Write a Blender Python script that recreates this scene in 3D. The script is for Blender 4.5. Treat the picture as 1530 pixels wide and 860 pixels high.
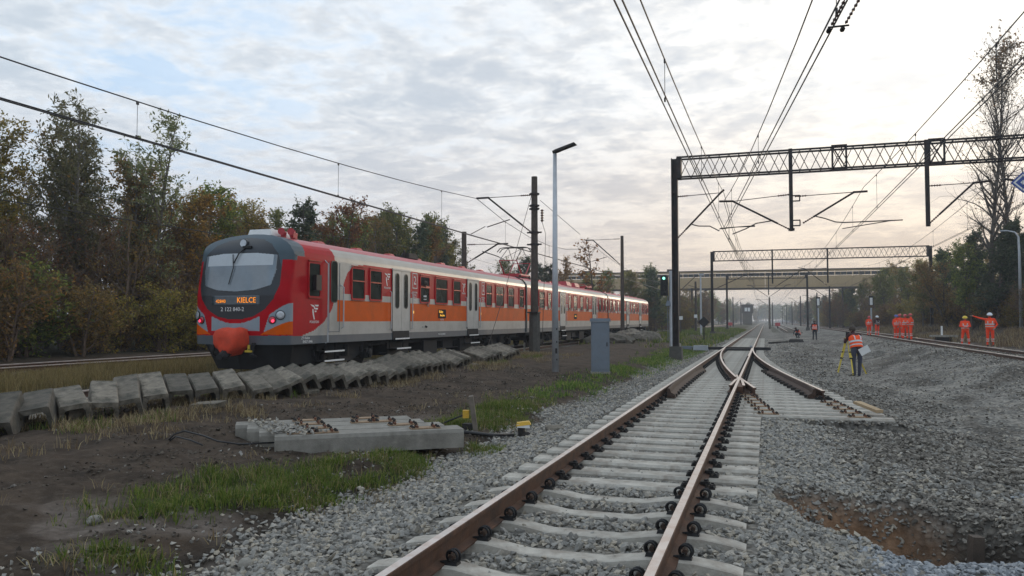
import bpy, bmesh, math, random
import numpy as np
from mathutils import Vector, Matrix, Euler

for _o in list(bpy.data.objects):
    bpy.data.objects.remove(_o)
SC = bpy.context.scene
COL = SC.collection
R = math.radians
PI = math.pi

# ------------------------------------------------------------------ camera
# the origin is the rail head of the main track below the camera, Y runs along the track, X to the right
cam_d = bpy.data.cameras.new('camera')
cam = bpy.data.objects.new('camera', cam_d)
COL.objects.link(cam)
cam.location = (0, 0, 1.50)
cam.rotation_euler = (R(90 + 2.390), 0, R(18.226))
cam_d.sensor_width = 36
cam_d.lens = 27.06
cam_d.clip_start = 0.1
cam_d.clip_end = 6000
SC.camera = cam
SC.view_settings.view_transform = 'Standard'
SC.view_settings.look = 'None'
SC.view_settings.exposure = 0.25
SC.view_settings.gamma = 1.0
SC.cycles.max_bounces = 6
SC.cycles.diffuse_bounces = 3
SC.cycles.glossy_bounces = 3
SC.cycles.transmission_bounces = 3
SC.cycles.volume_bounces = 1
SC.cycles.transparent_max_bounces = 8
SC.cycles.volume_step_rate = 4

# ------------------------------------------------------------------ sky and sun
SUN_EL, SUN_AZ = 6.0, 13.5          # azimuth clockwise from the track direction
W = bpy.data.worlds.new('World')
SC.world = W
W.use_nodes = True


class NT:
    """small node-tree writer"""
    def __init__(s, nt):
        s.t = nt

    def n(s, typ, **kw):
        nd = s.t.nodes.new(typ)
        for k, v in kw.items():
            setattr(nd, k, v)
        return nd

    def l(s, a, b):
        s.t.links.new(a, b)

    def math(s, op, a, b=None, c=None, clamp=False):
        nd = s.n('ShaderNodeMath', operation=op, use_clamp=clamp)
        for i, v in enumerate((a, b, c)):
            if v is None:
                continue
            if isinstance(v, (int, float)):
                nd.inputs[i].default_value = v
            else:
                s.l(v, nd.inputs[i])
        return nd.outputs[0]

    def vmath(s, op, a, b=None):
        nd = s.n('ShaderNodeVectorMath', operation=op)
        for i, v in enumerate((a, b)):
            if v is None:
                continue
            if isinstance(v, tuple):
                nd.inputs[i].default_value = v
            else:
                s.l(v, nd.inputs[i])
        return nd.outputs['Value'] if op in ('DOT_PRODUCT', 'LENGTH') else nd.outputs[0]

    def noise(s, vec, scale, detail=4, rough=.55, dist=0.0, dim='3D'):
        nd = s.n('ShaderNodeTexNoise', noise_dimensions=dim)
        nd.inputs['Scale'].default_value = scale
        nd.inputs['Detail'].default_value = detail
        nd.inputs['Roughness'].default_value = rough
        nd.inputs['Distortion'].default_value = dist
        if vec is not None:
            s.l(vec, nd.inputs['Vector'])
        return nd.outputs[0]

    def ramp(s, fac, stops, interp='LINEAR'):
        nd = s.n('ShaderNodeValToRGB')
        cr = nd.color_ramp
        cr.interpolation = interp
        while len(cr.elements) < len(stops):
            cr.elements.new(.5)
        for e, (p, c) in zip(cr.elements, stops):
            e.position = p
            e.color = (c, c, c, 1) if isinstance(c, (int, float)) else (*c, 1)
        s.l(fac, nd.inputs[0])
        return nd.outputs[0]

    def mix(s, fac, a, b, mode='MIX'):
        nd = s.n('ShaderNodeMix', data_type='RGBA', blend_type=mode)
        for i, v in ((0, fac), (6, a), (7, b)):
            if isinstance(v, (int, float)):
                nd.inputs[i].default_value = v
            elif isinstance(v, tuple):
                nd.inputs[i].default_value = (*v, 1)
            else:
                s.l(v, nd.inputs[i])
        return nd.outputs[2]


def build_world():
    k = NT(W.node_tree)
    W.node_tree.nodes.clear()
    out = k.n('ShaderNodeOutputWorld')
    bg = k.n('ShaderNodeBackground')
    bg.inputs['Strength'].default_value = 0.1
    sky = k.n('ShaderNodeTexSky', sky_type='NISHITA')
    sky.sun_disc = False
    sky.sun_elevation = R(SUN_EL)
    sky.sun_rotation = R(SUN_AZ)
    sky.air_density = 1.0
    sky.dust_density = 1.0
    d = k.vmath('NORMALIZE', k.n('ShaderNodeTexCoord').outputs['Generated'])
    sep = k.n('ShaderNodeSeparateXYZ')
    k.l(d, sep.inputs[0])
    dz = k.math('MAXIMUM', sep.outputs[2], 0.0)
    # cloud deck seen in perspective: direction divided by its height
    inv = k.math('DIVIDE', 1.0, k.math('ADD', dz, 0.10))
    comb = k.n('ShaderNodeCombineXYZ')
    k.l(k.math('MULTIPLY', sep.outputs[0], inv), comb.inputs[0])
    k.l(k.math('MULTIPLY', sep.outputs[1], inv), comb.inputs[1])
    p = comb.outputs[0]
    n1 = k.noise(p, 1.1, 5, .55, .3)
    n2 = k.noise(p, 5.5, 5, .6, .35)
    n3 = k.noise(p, 15.0, 3, .55, .2)
    dens = k.math('ADD', k.math('MULTIPLY', n1, .50), k.math('ADD', k.math('MULTIPLY', n2, .36), k.math('MULTIPLY', n3, .14)))
    sd = (math.sin(R(SUN_AZ)) * math.cos(R(SUN_EL + 9)), math.cos(R(SUN_AZ)) * math.cos(R(SUN_EL + 9)), math.sin(R(SUN_EL + 9)))
    cs = k.math('MAXIMUM', k.vmath('DOT_PRODUCT', d, sd), 0.0)
    glow = k.math('POWER', cs, 26.0)
    wide = k.math('POWER', cs, 2.6)
    # thin places in the deck show brighter; thick places grey
    thin = k.ramp(dens, [(.415, 1.0), (.47, .75), (.515, .36), (.57, .08), (.63, .0)])
    shade = k.mix(wide, (5.1, 5.85, 6.65), (5.2, 5.6, 6.2))
    lit = k.mix(wide, (9.2, 9.5, 9.8), (9.8, 9.5, 9.0))
    cl = k.mix(thin, shade, lit)
    gl = k.mix(1.0, cl, k.mix(glow, (0.0, 0.0, 0.0), (3.6, 3.1, 2.3)), 'ADD')
    # gaps in the deck, mostly away from the sun, show the blue
    gap = k.ramp(k.math('ADD', k.math('MULTIPLY', n1, .62), k.math('MULTIPLY', n2, .38)), [(.43, 1.0), (.52, 0.0)])
    gap = k.math('MULTIPLY', gap, k.math('SUBTRACT', 1.0, k.math('MULTIPLY', wide, 1.0), clamp=True))
    blue = k.mix(.75, sky.outputs[0], (4.6, 6.9, 9.8))
    col = k.mix(k.math('MULTIPLY', gap, .95), gl, blue)
    # warm band low over the horizon
    low = k.ramp(dz, [(0.0, 1.0), (.08, .85), (.15, .48), (.27, 0.0)])
    warm = k.mix(k.math('POWER', cs, 5.0), (4.9, 5.05, 5.6), (7.4, 5.5, 3.7))
    warm = k.mix(k.math('MULTIPLY', thin, .55), warm, k.mix(k.math('POWER', cs, 5.0), (6.6, 6.4, 6.4), (10.2, 7.9, 5.3)))
    col = k.mix(k.math('MULTIPLY', low, .9), col, warm)
    k.l(col, bg.inputs['Color'])
    k.l(bg.outputs[0], out.inputs['Surface'])


build_world()
sun_d = bpy.data.lights.new('sun', 'SUN')
sun = bpy.data.objects.new('sun', sun_d)
COL.objects.link(sun)
sun_d.energy = 0.6
sun_d.angle = R(12)
sun_d.color = (1.0, .82, .62)
sun.rotation_euler = (R(90 - SUN_EL), 0, R(180 - SUN_AZ))
sun.location = (20, 90, 40)


# ------------------------------------------------------------------ materials
def new_mat(name):
    m = bpy.data.materials.new(name)
    m.use_nodes = True
    k = NT(m.node_tree)
    return m, k, m.node_tree.nodes['Principled BSDF']


def mat(name, col, rough=.7, metal=0.0, var=.18, scale=6.0, bump=0.0, bscale=40.0, spec=.5, dirt=None, dscale=2.0, damt=.5, coat=0.0, orand=0.0):
    m, k, b = new_mat(name)
    co = k.n('ShaderNodeTexCoord').outputs['Object']
    c = k.mix(k.ramp(k.noise(co, scale, 5, .6), [(.3, 0.0), (.7, 1.0)]), tuple(x * (1 - var) for x in col), tuple(min(1, x * (1 + var)) for x in col))
    if orand:
        c = k.mix(1.0, c, k.ramp(k.n('ShaderNodeObjectInfo').outputs['Random'], [(0, 1 - orand), (1, 1 + orand)]), 'MULTIPLY')
    if dirt:
        c = k.mix(k.math('MULTIPLY', k.ramp(k.noise(co, dscale, 6, .65), [(.45, 0.0), (.65, 1.0)]), damt), c, dirt)
    k.l(c, b.inputs['Base Color'])
    b.inputs['Roughness'].default_value = rough
    b.inputs['Metallic'].default_value = metal
    b.inputs['Specular IOR Level'].default_value = spec
    if coat:
        b.inputs['Coat Weight'].default_value = coat
        b.inputs['Coat Roughness'].default_value = .06
    if bump:
        bp = k.n('ShaderNodeBump')
        bp.inputs['Strength'].default_value = bump
        bp.inputs['Distance'].default_value = .02
        k.l(k.noise(co, bscale, 5, .65), bp.inputs['Height'])
        k.l(bp.outputs[0], b.inputs['Normal'])
    return m


def leaf_mat(name, stops, trans=.3):
    m, k, b = new_mat(name)
    rnd = k.n('ShaderNodeNewGeometry').outputs['Random Per Island']
    oi = k.n('ShaderNodeObjectInfo').outputs['Random']
    c = k.ramp(rnd, stops)
    hs = k.n('ShaderNodeHueSaturation')
    k.l(c, hs.inputs['Color'])
    k.l(k.math('MULTIPLY_ADD', oi, .55, .88), hs.inputs['Value'])
    k.l(k.math('MULTIPLY_ADD', oi, .05, .475), hs.inputs['Hue'])
    b.inputs['Roughness'].default_value = .6
    b.inputs['Specular IOR Level'].default_value = .25
    k.l(hs.outputs[0], b.inputs['Base Color'])
    tr = k.n('ShaderNodeBsdfTranslucent')
    k.l(hs.outputs[0], tr.inputs[0])
    mx = k.n('ShaderNodeMixShader')
    mx.inputs[0].default_value = trans
    k.l(b.outputs[0], mx.inputs[1])
    k.l(tr.outputs[0], mx.inputs[2])
    k.l(mx.outputs[0], m.node_tree.nodes['Material Output'].inputs['Surface'])
    return m


def island_mat(name, stops, rough=.85, bump=.3, bscale=60):
    m, k, b = new_mat(name)
    rnd = k.n('ShaderNodeNewGeometry').outputs['Random Per Island']
    co = k.n('ShaderNodeTexCoord').outputs['Object']
    c = k.ramp(rnd, stops)
    c = k.mix(1.0, c, k.ramp(k.noise(co, 45, 4, .6), [(.25, .72), (.75, 1.22)]), 'MULTIPLY')
    k.l(c, b.inputs['Base Color'])
    b.inputs['Roughness'].default_value = rough
    b.inputs['Specular IOR Level'].default_value = .35
    return m


def emit_mat(name, col, strength):
    m, k, b = new_mat(name)
    b.inputs['Base Color'].default_value = (*[c * .3 for c in col], 1)
    b.inputs['Emission Color'].default_value = (*col, 1)
    b.inputs['Emission Strength'].default_value = strength
    return m


M = {}
M['concrete_old'] = mat('concrete_old', (.165, .142, .11), .9, var=.4, scale=6, bump=.35, bscale=45, dirt=(.045, .042, .03), dscale=4.5, damt=.85, orand=.38)
M['concrete_dark'] = mat('concrete_dark', (.085, .08, .07), .95, var=.25, bump=.4)
M['concrete_new'] = mat('concrete_new', (.28, .262, .225), .88, var=.2, scale=4, bump=.4, bscale=60, dirt=(.14, .125, .105), dscale=3.5, damt=.75, orand=.15)
M['sleeper'] = mat('sleeper', (.43, .40, .345), .85, var=.2, scale=7, bump=.4, bscale=50, dirt=(.24, .20, .16), dscale=5, damt=.75, orand=.10)
M['rail_side'] = mat('rail_side', (.10, .048, .027), .75, .25, var=.35, scale=7, bump=.25, bscale=50, dirt=(.045, .03, .024), dscale=5, damt=.6)
M['rail_top'] = mat('rail_top', (.62, .56, .52), .32, .85, var=.12, scale=3, dirt=(.34, .2, .13), dscale=6, damt=.5)
M['rust'] = mat('rust', (.13, .052, .028), .85, .1, var=.4, scale=14, bump=.3)
M['rust_dark'] = mat('rust_dark', (.06, .035, .024), .8, .2, var=.5, scale=20)
M['rust_plate'] = mat('rust_plate', (.34, .24, .15), .8, .1, var=.3, scale=18, dirt=(.14, .06, .03), dscale=12, damt=.6)
M['dark_iron'] = mat('dark_iron', (.028, .024, .022), .7, .3, var=.3, scale=12)
M['black_iron'] = mat('black_iron', (.016, .016, .017), .55, .3, var=.3)
M['gantry_steel'] = mat('gantry_steel', (.022, .02, .02), .65, .3, var=.35, scale=3, dirt=(.07, .03, .018), dscale=2.5, damt=.45)
M['galv'] = mat('galv', (.48, .50, .52), .5, .35, var=.1, scale=5)
M['grey_paint'] = mat('grey_paint', (.15, .18, .215), .55, var=.1, scale=3, dirt=(.16, .17, .18), dscale=5, damt=.4)
M['grey_paint_light'] = mat('grey_paint_light', (.34, .36, .38), .55, var=.1, scale=3)
M['mast_wood'] = mat('mast_wood', (.075, .058, .045), .85, var=.35, scale=6, bump=.3)
M['porcelain'] = mat('porcelain', (.10, .045, .03), .25, var=.2)
M['wire'] = mat('wire', (.03, .028, .027), .5, .5, var=.1)
M['yellow'] = mat('yellow', (.72, .42, .03), .55, var=.12, scale=10, dirt=(.3, .2, .06), dscale=9, damt=.5)
M['tripod_yellow'] = mat('tripod_yellow', (.62, .47, .05), .5, var=.12)
M['wood_new'] = mat('wood_new', (.42, .3, .17), .75, var=.2, scale=10, dirt=(.25, .17, .1), damt=.5)
M['wood_grey'] = mat('wood_grey', (.15, .125, .1), .85, var=.3, scale=8)
M['cable'] = mat('cable', (.012, .012, .013), .5, var=.1)
M['white'] = mat('white', (.75, .75, .73), .6, var=.06)
M['bark'] = mat('bark', (.09, .073, .058), .9, var=.35, scale=7)
M['bark_grey'] = mat('bark_grey', (.14, .125, .105), .9, var=.35, scale=7)
M['twig'] = mat('twig', (.15, .105, .075), .9, var=.3, scale=7)

# train paint
M['t_red'] = mat('t_red', (.43, .005, .012), .42, var=.08, scale=1.5, dirt=(.27, .012, .014), dscale=2, damt=.5, spec=.1)
M['t_roof'] = mat('t_roof', (.46, .05, .06), .42, var=.12, scale=2, dirt=(.3, .09, .085), dscale=1.6, damt=.5)
M['t_orange'] = mat('t_orange', (.66, .098, .002), .5, var=.07, scale=1.5, dirt=(.46, .085, .01), dscale=2, damt=.5, spec=.08)
M['t_light'] = mat('t_light', (.42, .41, .38), .38, var=.06, scale=2, dirt=(.3, .28, .25), dscale=2.5, damt=.5, coat=.3)
M['t_cornice'] = mat('t_cornice', (.36, .345, .31), .36, .25, var=.1, scale=1.5, bump=.15, bscale=2.2, dirt=(.34, .31, .27), dscale=1.2, damt=.5)
M['t_grey'] = mat('t_grey', (.085, .105, .125), .4, var=.1, scale=3, dirt=(.12, .12, .12), dscale=3, damt=.4, coat=.3)
M['t_hood'] = mat('t_hood', (.06, .09, .11), .45, var=.08, scale=2, spec=.3)
M['t_mask'] = mat('t_mask', (.012, .015, .02), .35, var=.1, coat=.1)
M['t_black'] = mat('t_black', (.010, .010, .011), .8, var=.3)
M['t_door'] = mat('t_door', (.42, .42, .40), .4, var=.06, scale=2, dirt=(.3, .29, .27), dscale=3, damt=.4)
M['t_silver'] = mat('t_silver', (.24, .29, .33), .4, var=.06, coat=.3)
M['glass'] = mat('glass', (.035, .04, .034), .10, var=.5, scale=1.2, spec=.35)
M['windscreen'] = mat('windscreen', (.165, .195, .22), .08, var=.25, scale=1.0, spec=.9)
M['blind'] = mat('blind', (.47, .51, .54), .3, var=.05, spec=.7)
M['hole'] = mat('hole', (.012, .011, .011), .9, var=.1)
M['cover'] = mat('cover', (.62, .06, .022), .75, var=.15, scale=5, bump=.6, bscale=9)
M['lens_red'] = mat('lens_red', (.5, .012, .03), .12, var=.2, coat=.6)
M['lens_white'] = mat('lens_white', (.42, .44, .46), .12, .2, var=.3, coat=.6)
M['lamp_red'] = emit_mat('lamp_red', (1.0, .05, .12), 1.6)
M['led'] = emit_mat('led', (1.0, .30, .02), .85)
M['led_yellow'] = emit_mat('led_yellow', (1.0, .52, .05), .9)
M['lamp_green'] = emit_mat('lamp_green', (.25, 1.0, .7), 2.5)
M['panto_red'] = mat('panto_red', (.42, .03, .04), .45, var=.2)

# people
M['hi_orange'] = mat('hi_orange', (1.0, .060, .010), .8, var=.1, scale=7, bump=.4, bscale=14)
M['hi_vest'] = mat('hi_vest', (1.0, .10, .015), .8, var=.1, scale=7)
M['reflective'] = mat('reflective', (.62, .62, .62), .4, var=.05)
M['maroon'] = mat('maroon', (.05, .012, .014), .85, var=.2)
M['jeans'] = mat('jeans', (.045, .05, .075), .85, var=.2)
M['dark_cloth'] = mat('dark_cloth', (.015, .017, .024), .85, var=.2)
M['skin'] = mat('skin', (.42, .24, .17), .6, var=.08)
M['hair'] = mat('hair', (.05, .035, .025), .8, var=.2)
M['boot'] = mat('boot', (.03, .022, .018), .8, var=.2)
M['helmet_white'] = mat('helmet_white', (.75, .77, .8), .35, var=.04)
M['helmet_yellow'] = mat('helmet_yellow', (.72, .5, .03), .35, var=.04)
M['helmet_red'] = mat('helmet_red', (.5, .05, .06), .35, var=.04)
M['helmet_blue'] = mat('helmet_blue', (.06, .1, .35), .35, var=.04)
M['glove'] = mat('glove', (.25, .2, .05), .8, var=.1)
M['blue_sign'] = mat('blue_sign', (.03, .07, .30), .45, var=.04)

# vegetation
M['leaf_willow'] = leaf_mat('leaf_willow', [(0, (0.1, 0.115, 0.052)), (0.5, (0.18, 0.185, 0.08)), (1, (0.28, 0.26, 0.13))], 0.5)
M['leaf_brown'] = leaf_mat('leaf_brown', [(0, (0.095, 0.068, 0.033)), (0.5, (0.19, 0.13, 0.055)), (0.85, (0.26, 0.15, 0.052)), (1, (0.36, 0.175, 0.045))], 0.5)
M['leaf_green'] = leaf_mat('leaf_green', [(0, (0.07, 0.09, 0.028)), (0.6, (0.145, 0.165, 0.045)), (1, (0.3, 0.27, 0.06))], 0.5)
M['leaf_yellow'] = leaf_mat('leaf_yellow', [(0, (0.14, 0.13, 0.04)), (0.6, (0.27, 0.22, 0.05)), (1, (0.38, 0.25, 0.06))], 0.5)
M['leaf_pine'] = leaf_mat('leaf_pine', [(0, (0.036, 0.052, 0.027)), (0.6, (0.066, 0.086, 0.042)), (1, (0.12, 0.135, 0.062))], 0.3)
M['leaf_orange'] = leaf_mat('leaf_orange', [(0, (0.1, 0.05, 0.02)), (0.6, (0.21, 0.09, 0.027)), (1, (0.32, 0.15, 0.04))], 0.45)
M['grass_green'] = leaf_mat('grass_green', [(0, (0.045, 0.08, 0.014)), (0.55, (0.11, 0.175, 0.028)), (0.85, (0.18, 0.21, 0.045)), (1, (0.32, 0.26, 0.11))], 0.4)
M['grass_dry'] = leaf_mat('grass_dry', [(0, (0.14, 0.11, 0.04)), (0.5, (0.24, 0.19, 0.07)), (0.9, (0.34, 0.27, 0.12)), (1, (0.14, 0.15, 0.04))], 0.4)
M['grass_dead'] = leaf_mat('grass_dead', [(0, (0.09, 0.055, 0.032)), (0.5, (0.18, 0.12, 0.072)), (1, (0.32, 0.25, 0.15))], 0.3)
M['stone'] = island_mat('stone', [(0, (.17, .16, .143)), (.25, (.25, .24, .218)), (.6, (.32, .303, .27)), (.85, (.385, .335, .26)), (1, (.43, .40, .35))])
M['stone_blue'] = island_mat('stone_blue', [(0, (.17, .18, .19)), (.4, (.275, .29, .305)), (.8, (.355, .365, .37)), (1, (.44, .44, .43))])
M['stone_dusty'] = island_mat('stone_dusty', [(0, (.075, .066, .054)), (.4, (.15, .134, .112)), (.8, (.225, .20, .168)), (1, (.31, .28, .235))])
M['clod'] = island_mat('clod', [(0, (.045, .036, .027)), (.6, (.075, .06, .045)), (.93, (.11, .09, .068)), (1, (.3, .28, .25))])


# ------------------------------------------------------------------ mesh helpers
class MB:
    """collects boxes, bars and tubes; build() links them as one mesh object"""
    def __init__(s):
        s.v, s.f, s.m = [], [], []

    def add(s, vs, fs, m=0):
        o = len(s.v)
        s.v += [tuple(p) for p in vs]
        s.f += [tuple(i + o for i in f) for f in fs]
        s.m += [m] * len(fs)
        return s

    def box(s, c, d, rot=None, m=0, taper=1.0):
        vs = []
        for z in (-.5, .5):
            t = taper if z > 0 else 1
            for x, y in ((-.5, -.5), (.5, -.5), (.5, .5), (-.5, .5)):
                vs.append(Vector((x * d[0] * t, y * d[1] * t, z * d[2])))
        if rot is not None:
            q = rot if isinstance(rot, Matrix) else Euler(rot).to_matrix()
            vs = [q @ p for p in vs]
        vs = [p + Vector(c) for p in vs]
        return s.add(vs, [(3, 2, 1, 0), (4, 5, 6, 7), (0, 1, 5, 4), (1, 2, 6, 5), (2, 3, 7, 6), (3, 0, 4, 7)], m)

    def tube(s, pts, r, n=6, m=0, cap=True, phase=0.0):
        pts = [Vector(p) for p in pts]
        rr = r if isinstance(r, (list, tuple)) else [r] * len(pts)
        vs = []
        prev = None
        for i, p in enumerate(pts):
            t = (pts[min(i + 1, len(pts) - 1)] - pts[max(i - 1, 0)])
            t = t.normalized() if t.length > 1e-9 else Vector((0, 0, 1))
            if prev is None:
                a = t.cross(Vector((0, 0, 1)))
                if a.length < .05:
                    a = t.cross(Vector((0, 1, 0)))
                a.normalize()
            else:
                a = prev - t * prev.dot(t)
                if a.length < 1e-6:
                    a = t.orthogonal()
                a.normalize()
            prev = a
            b = t.cross(a)
            for j in range(n):
                an = 2 * PI * j / n + phase
                vs.append(p + (a * math.cos(an) + b * math.sin(an)) * rr[i])
        fs = []
        for i in range(len(pts) - 1):
            for j in range(n):
                a, b = i * n + j, i * n + (j + 1) % n
                fs.append((a, b, b + n, a + n))
        if cap:
            fs.append(tuple(range(n - 1, -1, -1)))
            fs.append(tuple(range((len(pts) - 1) * n, len(pts) * n)))
        return s.add(vs, fs, m)

    def bar(s, a, b, w, h=None, m=0):
        """square section bar from a to b"""
        h = h or w
        a, b = Vector(a), Vector(b)
        t = (b - a)
        L = t.length
        t.normalize()
        u = t.cross(Vector((0, 0, 1)))
        if u.length < .05:
            u = Vector((1, 0, 0)) - t * t.x
        u.normalize()
        w2 = t.cross(u)
        q = Matrix((u, w2, t)).transposed()
        return s.box((a + b) / 2, (w, h, L), q, m)

    def prism(s, poly, vec, m=0):
        """closed polygon of 3-D points pushed along vec"""
        n = len(poly)
        v = Vector(vec)
        vs = [Vector(p) for p in poly] + [Vector(p) + v for p in poly]
        fs = [tuple(range(n - 1, -1, -1)), tuple(range(n, 2 * n))]
        fs += [(i, (i + 1) % n, (i + 1) % n + n, i + n) for i in range(n)]
        return s.add(vs, fs, m)

    def lathe(s, c, prof, n=12, m=0, axis=None):
        q = axis.to_track_quat('Z', 'Y').to_matrix() if axis is not None else Matrix.Identity(3)
        vs = []
        for r, z in prof:
            for j in range(n):
                an = 2 * PI * j / n
                vs.append(Vector(c) + q @ Vector((r * math.cos(an), r * math.sin(an), z)))
        fs = []
        for i in range(len(prof) - 1):
            for j in range(n):
                a, b = i * n + j, i * n + (j + 1) % n
                fs.append((a, b, b + n, a + n))
        fs.append(tuple(range(n - 1, -1, -1)))
        fs.append(tuple(range((len(prof) - 1) * n, len(prof) * n)))
        return s.add(vs, fs, m)

    def mesh(s, name, mats, smooth=False):
        me = bpy.data.meshes.new(name)
        me.from_pydata(s.v, [], s.f)
        for x in (mats if isinstance(mats, (list, tuple)) else [mats]):
            me.materials.append(x)
        if len(me.materials) > 1:
            me.polygons.foreach_set('material_index', s.m)
        if smooth:
            me.polygons.foreach_set('use_smooth', [True] * len(me.polygons))
        me.update()
        return me

    def build(s, name, mats, parent=None, smooth=False, loc=None, rot=None):
        return link(name, s.mesh(name, mats, smooth), parent, loc, rot)


def link(name, me, parent=None, loc=None, rot=None, scale=None):
    o = bpy.data.objects.new(name, me)
    COL.objects.link(o)
    if parent is not None:
        o.parent = parent
    if loc is not None:
        o.location = loc
    if rot is not None:
        o.rotation_euler = rot
    if scale is not None:
        o.scale = scale
    return o


def tag(o, label=None, cat=None, group=None, kind=None):
    if label:
        o['label'] = label
    if cat:
        o['category'] = cat
    if group:
        o['group'] = group
    if kind:
        o['kind'] = kind
    return o


def thing(name, label, cat, loc=(0, 0, 0), rz=0.0, group=None):
    o = bpy.data.objects.new(name, None)
    o.empty_display_size = .2
    COL.objects.link(o)
    o.location = loc
    o.rotation_euler = (0, 0, rz)
    return tag(o, label, cat, group)


def kids(o):
    return [c for c in o.children]


def dup(root, loc, rz=0.0, label=None, scale=None, group=None):
    r = root.copy()
    COL.objects.link(r)
    r.location = loc
    r.rotation_euler = (0, 0, rz)
    if scale is not None:
        r.scale = scale if isinstance(scale, tuple) else (scale,) * 3
    if label:
        r['label'] = label
    if group:
        r['group'] = group
    for ch in kids(root):
        c = ch.copy()
        COL.objects.link(c)
        c.parent = r
        for g in kids(ch):
            d = g.copy()
            COL.objects.link(d)
            d.parent = c
    return r


def np_mesh(name, V, F, mats, idx=None, smooth=False):
    """mesh from numpy arrays, all faces with the same number of corners"""
    me = bpy.data.meshes.new(name)
    nv, nf, k = len(V), len(F), F.shape[1]
    me.vertices.add(nv)
    me.vertices.foreach_set('co', np.ascontiguousarray(V, dtype=np.float32).ravel())
    me.loops.add(nf * k)
    me.loops.foreach_set('vertex_index', np.ascontiguousarray(F, dtype=np.int32).ravel())
    me.polygons.add(nf)
    me.polygons.foreach_set('loop_start', np.arange(0, nf * k, k, dtype=np.int32))
    for x in (mats if isinstance(mats, (list, tuple)) else [mats]):
        me.materials.append(x)
    if idx is not None:
        me.polygons.foreach_set('material_index', np.asarray(idx, dtype=np.int32))
    me.polygons.foreach_set('use_smooth', np.full(nf, bool(smooth)))
    me.update(calc_edges=True)
    return me


def text_mesh(txt, size, depth=.004, mat_=None, align='CENTER', sx=1.0):
    """flat lettering as a thin mesh in its own XZ plane, facing -Y"""
    cu = bpy.data.curves.new('lettering', 'FONT')
    cu.body = txt
    cu.size = size
    cu.align_x = align
    cu.align_y = 'CENTER'
    cu.extrude = depth
    cu.resolution_u = 2
    o = bpy.data.objects.new('lettering', cu)
    COL.objects.link(o)
    dg = bpy.context.evaluated_depsgraph_get()
    me = bpy.data.meshes.new_from_object(o.evaluated_get(dg))
    bpy.data.objects.remove(o)
    me.transform(Matrix.Rotation(PI / 2, 4, 'X') @ Matrix.Diagonal((sx, 1, 1, 1)))
    me.materials.clear()
    me.materials.append(mat_)
    return me


# ------------------------------------------------------------------ noise for the terrain
_rs = np.random.RandomState(5)
_P = _rs.rand(256, 256)


def vnoise(x, y):
    xi, yi = np.floor(x).astype(int), np.floor(y).astype(int)
    fx, fy = x - xi, y - yi
    fx, fy = fx * fx * (3 - 2 * fx), fy * fy * (3 - 2 * fy)
    a = _P[xi % 256, yi % 256]
    b = _P[(xi + 1) % 256, yi % 256]
    c = _P[xi % 256, (yi + 1) % 256]
    d = _P[(xi + 1) % 256, (yi + 1) % 256]
    return (a * (1 - fx) + b * fx) * (1 - fy) + (c * (1 - fx) + d * fx) * fy


def fbm(x, y, o=4):
    s, a, t = 0.0, .5, 0.0
    for i in range(o):
        s = s + a * vnoise(x * 2 ** i + 17.3 * i, y * 2 ** i + 9.1 * i)
        t += a
        a *= .5
    return s / t


def sstep(e0, e1, x):
    t = np.clip((x - e0) / (e1 - e0), 0, 1)
    return t * t * (3 - 2 * t)

# ------------------------------------------------------------------ terrain
LX, RX = -2.17, -0.67               # rail centre lines of the main track
SW_TOE, SW_R = 45.0, 204.0          # points of the turnout and its radius


def sw_off(y):
    """sideways offset of the diverging track"""
    y = np.asarray(y, float)
    o = (SW_TOE - np.minimum(y, SW_TOE)) ** 2 / (2 * SW_R)
    y0 = 20.0
    o0, sl = (SW_TOE - y0) ** 2 / (2 * SW_R), (SW_TOE - y0) / SW_R
    return np.where(y < y0, o0 + sl * (y0 - y), o)


def bearer_end(y):
    y = np.asarray(y, float)
    return np.where((y > 14.4) & (y < 47), RX + sw_off(y) + .42 + .12, -.1)


KL = np.array([(-900, 6), (-300, 2.5), (-60, .8), (-32, .35), (-26, .1), (-23.6, -.05), (-20.6, -.05), (-19, -.04), (-16, -.10), (-15.0, -.15),
               (-11.4, -.15), (-10.9, -.03), (-9, -.02), (-7, -.09), (-5.2, -.17), (-4.5, -.2), (-4.15, -.29), (-3.75, -.36), (-2.95, -.25), (-2.8, -.235), (0, -.235)])
K1 = np.array([(0, -.235), (.25, -.26), (1.1, -.42), (3.2, -.5), (4.5, -.42), (6.2, -.1), (7.3, .02), (8, .05)])
K2 = np.array([(0, -.235), (1.0, -.36), (3.5, -.42), (4.6, -.38), (6.4, -.12), (7.5, .03), (8, .05)])
K3 = np.array([(0, -.235), (1, -.26), (3, -.26), (5, -.22), (6.5, -.08), (7.5, .03), (8, .05)])
KR = np.array([(8, .05), (10.6, .05), (11.5, .12), (13, .15), (15, .55), (19, 1.15), (25, 1.7), (60, 2.6), (300, 4), (900, 8)])
PIT = (1.25, 7.95, 1.32, 1.02)


def pit_d(x, y):
    """1 at the rim of the pit, 0 in its middle"""
    w = .28 * (fbm(x * 1.7 + 3, y * 1.7, 3) - .5) * 2
    return np.sqrt(((x - PIT[0]) / PIT[2]) ** 2 + ((y - PIT[1]) / PIT[3]) ** 2) + w


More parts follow.
